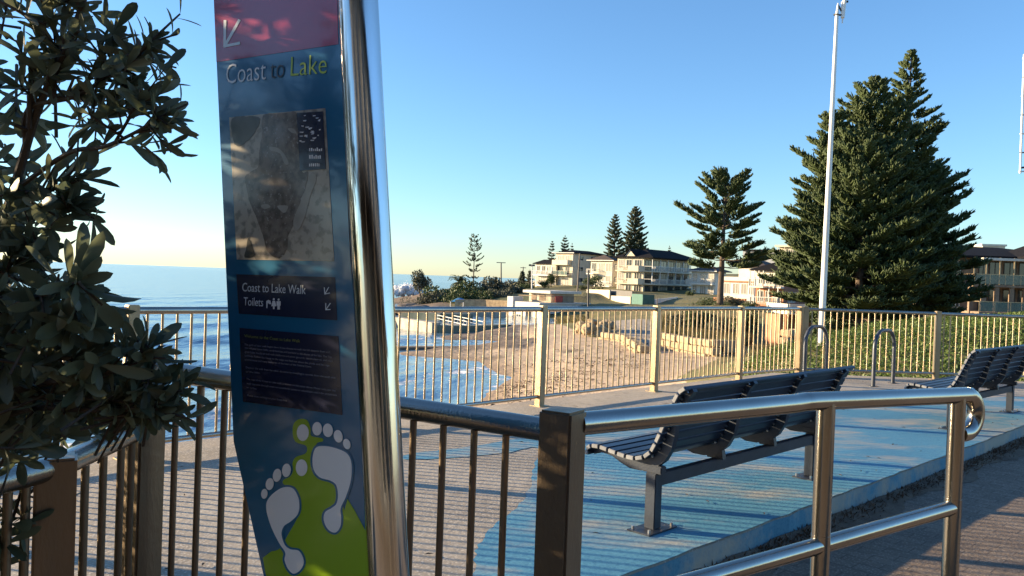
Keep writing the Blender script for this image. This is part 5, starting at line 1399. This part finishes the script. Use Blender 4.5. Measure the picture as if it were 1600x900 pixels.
mb = MB(); mb.tube([L3(1316,36), L3(1316.5,29)], .018, 8); mb.build('cable_stub', M['white_pole'], lp)
mb = MB(); mb.tube([L3(1322,2.5), L3(1325,2.5)], .03, 8); mb.build('connector', M['dark'], lp)
# ladder-like antenna mast just entering the frame at the right edge
ga = at(1628, 600, 24); gz0 = ht(ga.x, 24)
am = thing('antenna_mast', 'white ladder-like antenna frame cut off by the right edge of the picture', 'antenna', (ga.x, 24, gz0))
mb = MB(); mb.tube([(ga.x, 24, gz0), at(1652, 40, 24)], [.10,.06], 14); mb.build('pole', M['white_pole'], am, smooth=True)
for (x0, x1) in ((1594,1600.5),(1614,1620.5)):
    mb = MB(); mb.tube([at(x0, 271, 24), at(x1, 85, 24)], .030, 10); mb.build('rail', M['white_pole'], am, smooth=True)
for k in range(7):
    y = 268 - k*29.5; x = 1594 + k*1.03
    mb = MB(); mb.tube([at(x-2.0, y, 24), at(x+22, y-.5, 24)], .022, 8); mb.build('rung', M['steel'] if k % 2 else M['white_pole'], am, smooth=True)
mb = MB(); mb.tube([at(1596, 262, 24), at(1640, 258, 24)], .03, 8); mb.tube([at(1600, 110, 24), at(1648, 106, 24)], .03, 8); mb.build('arm', M['dark'], am, smooth=True)

# shade sail
c0 = at(715, 469, 134)
ss = thing('shade_sail', 'small bright blue shade sail on posts at the foot of the headland', 'shade sail', (c0.x, 134, ht(c0.x, 134)))
cor = [at(704,471,132), at(714,467.5,139), at(731,470,138), at(724,472.5,131)]; ctr = sum(cor, Vector())/4 + Vector((0,0,.35))
mb = MB(); nS = 8; vs = []
for i in range(nS+1):
    for j in range(nS+1):
        s_, t_ = i/nS, j/nS; p = cor[0].lerp(cor[1], s_).lerp(cor[3].lerp(cor[2], s_), t_); k = 4*s_*(1-s_)*4*t_*(1-t_); vs.append(p + Vector((0,0,.5*k)))
mb.add(vs, [(i*(nS+1)+j, i*(nS+1)+j+1, (i+1)*(nS+1)+j+1, (i+1)*(nS+1)+j) for i in range(nS) for j in range(nS)]); mb.build('cloth', M['sail'], ss, smooth=True)
for c in cor:
    mb = MB(); mb.tube([(c.x, c.y, min(c.z - 2.2, ht(c.x, c.y))), c], .06, 8); mb.build('post', M['white_pole'], ss)

# seaweed washed up on the beach, leaf litter blown on to the plaza
wr = []
while len(wr) < 220:
    t = random.random(); p = G(690 + 330*t, 606 - 60*t*random.uniform(.3,1.2) + random.gauss(0, 16), SEA + .7)
    z = ht(p.x, p.y)
    if z > SEA + .12 and p.y > 20: wr.append((p.x, p.y, z + .06))
P = np.repeat(np.array(wr), 8, 0); P[:, :2] += rng.normal(0, .16, (len(P), 2))
D = rng.normal(0, 1, P.shape); D[:, 2] = rng.uniform(-.05, .35, len(P)); Nn = rng.normal(0, .4, P.shape); Nn[:, 2] += 1
V, T, rd = leafquads(P, D, Nn, rng.uniform(.08, .24, len(P)), rng.uniform(.03, .08, len(P)))
tag(np_mesh('seaweed', V, T, M['weed'], attr={'rnd': rd}), 'dark dry seaweed strewn over the sand beyond the sea fence', 'seaweed', kind='stuff')
P = []
while len(P) < 150:
    x = random.uniform(-3.5, 8); y = random.uniform(4, 14)
    if -9.2 < x - y < -3.75: P.append((x, y, PZ + .010))
P = np.array(P); D = rng.normal(0, 1, P.shape); D[:, 2] *= .06; Nn = rng.normal(0, .15, P.shape); Nn[:, 2] += 1
V, T, rd = leafquads(P, D, Nn, rng.uniform(.02, .06, len(P)), rng.uniform(.008, .018, len(P)))
tag(np_mesh('leaf_litter', V, T, M['weed'], attr={'rnd': rd}), 'tiny dry leaves scattered over the plaza paving around the benches', 'leaf litter', kind='stuff')

# two walkers far off on the headland path
def person(label, px, py_feet, Y, face, capm, hgt=1.72):
    f = at(px, py_feet, Y); s = hgt / 1.75
    root = thing('person', label, 'person', f)
    J = {'pel':(0,0,.95),'sp':(0,0,1.2),'ch':(0,.0,1.40),'nk':(0,.01,1.52),'hd':(0,-.01,1.62),'ht':(0,-.01,1.72),
         'hl':(-.10,0,.9),'kl':(-.11,-.09,.5),'al':(-.11,.10,.08),'tl':(-.11,-.06,.03),'hr':(.10,0,.9),'kr':(.11,-.03,.5),'ar':(.11,.02,.08),'tr':(.11,-.15,.03),
         'sl':(-.19,0,1.43),'el':(-.24,.05,1.16),'wl':(-.22,-.06,.92),'fl':(-.22,-.10,.84),'sr':(.19,0,1.43),'er':(.24,-.02,1.16),'wr':(.22,-.14,.95),'fr':(.22,-.19,.88)}
    rad = {'pel':.15,'sp':.13,'ch':.15,'nk':.06,'hd':.095,'ht':.075,'hl':.10,'kl':.065,'al':.045,'tl':.04,'hr':.10,'kr':.065,'ar':.045,'tr':.04,'sl':.07,'el':.045,'wl':.033,'fl':.035,'sr':.07,'er':.045,'wr':.033,'fr':.035}
    E = [('pel','sp'),('sp','ch'),('ch','nk'),('nk','hd'),('hd','ht'),('pel','hl'),('hl','kl'),('kl','al'),('al','tl'),('pel','hr'),('hr','kr'),('kr','ar'),('ar','tr'),('ch','sl'),('sl','el'),('el','wl'),('wl','fl'),('ch','sr'),('sr','er'),('er','wr'),('wr','fr')]
    ks = list(J); me = bpy.data.meshes.new('body'); Rz = Matrix.Rotation(face, 3, 'Z')
    me.from_pydata([tuple(Rz @ Vector(J[k]) * s) for k in ks], [(ks.index(a), ks.index(b_)) for a, b_ in E], [])
    o = bpy.data.objects.new('tmp', me); COL.objects.link(o)
    md_ = o.modifiers.new('s', 'SKIN')
    for i, k in enumerate(ks): me.skin_vertices[0].data[i].radius = (rad[k]*s, rad[k]*s)
    me.skin_vertices[0].data[0].use_root = True
    o.modifiers.new('u', 'SUBSURF').levels = 1
    dg = bpy.context.evaluated_depsgraph_get(); nm = bpy.data.meshes.new_from_object(o.evaluated_get(dg)); bpy.data.objects.remove(o)
    nm.name = 'body'; nm.materials.clear(); nm.materials.append(M['cloth']); nm.materials.append(M['skin'])
    for p in nm.polygons: p.material_index = 1 if p.center.z > 1.53*s or (p.center.z < .93*s and abs(p.center.length) and math.hypot(p.center.x, p.center.y) > .2*s) else 0
    link('body', nm, root)
    mb = MB(); mb.tube([(0,-.01,1.66*s),(0,-.01,1.72*s),(0,-.01,1.77*s)], [.112*s,.105*s,.05*s], 12); cpo = mb.mesh('cap', M[capm], smooth=True); c = link('cap', cpo, root); c.rotation_euler.z = face
    return root
person('person in dark clothes and a pale cap walking on the headland near the sapling pine', 749.5, 452, 182, R(20), 'capc')
person('person in dark clothes standing farther right on the headland beside the power pole', 790, 450, 186, R(-60), 'cloth')
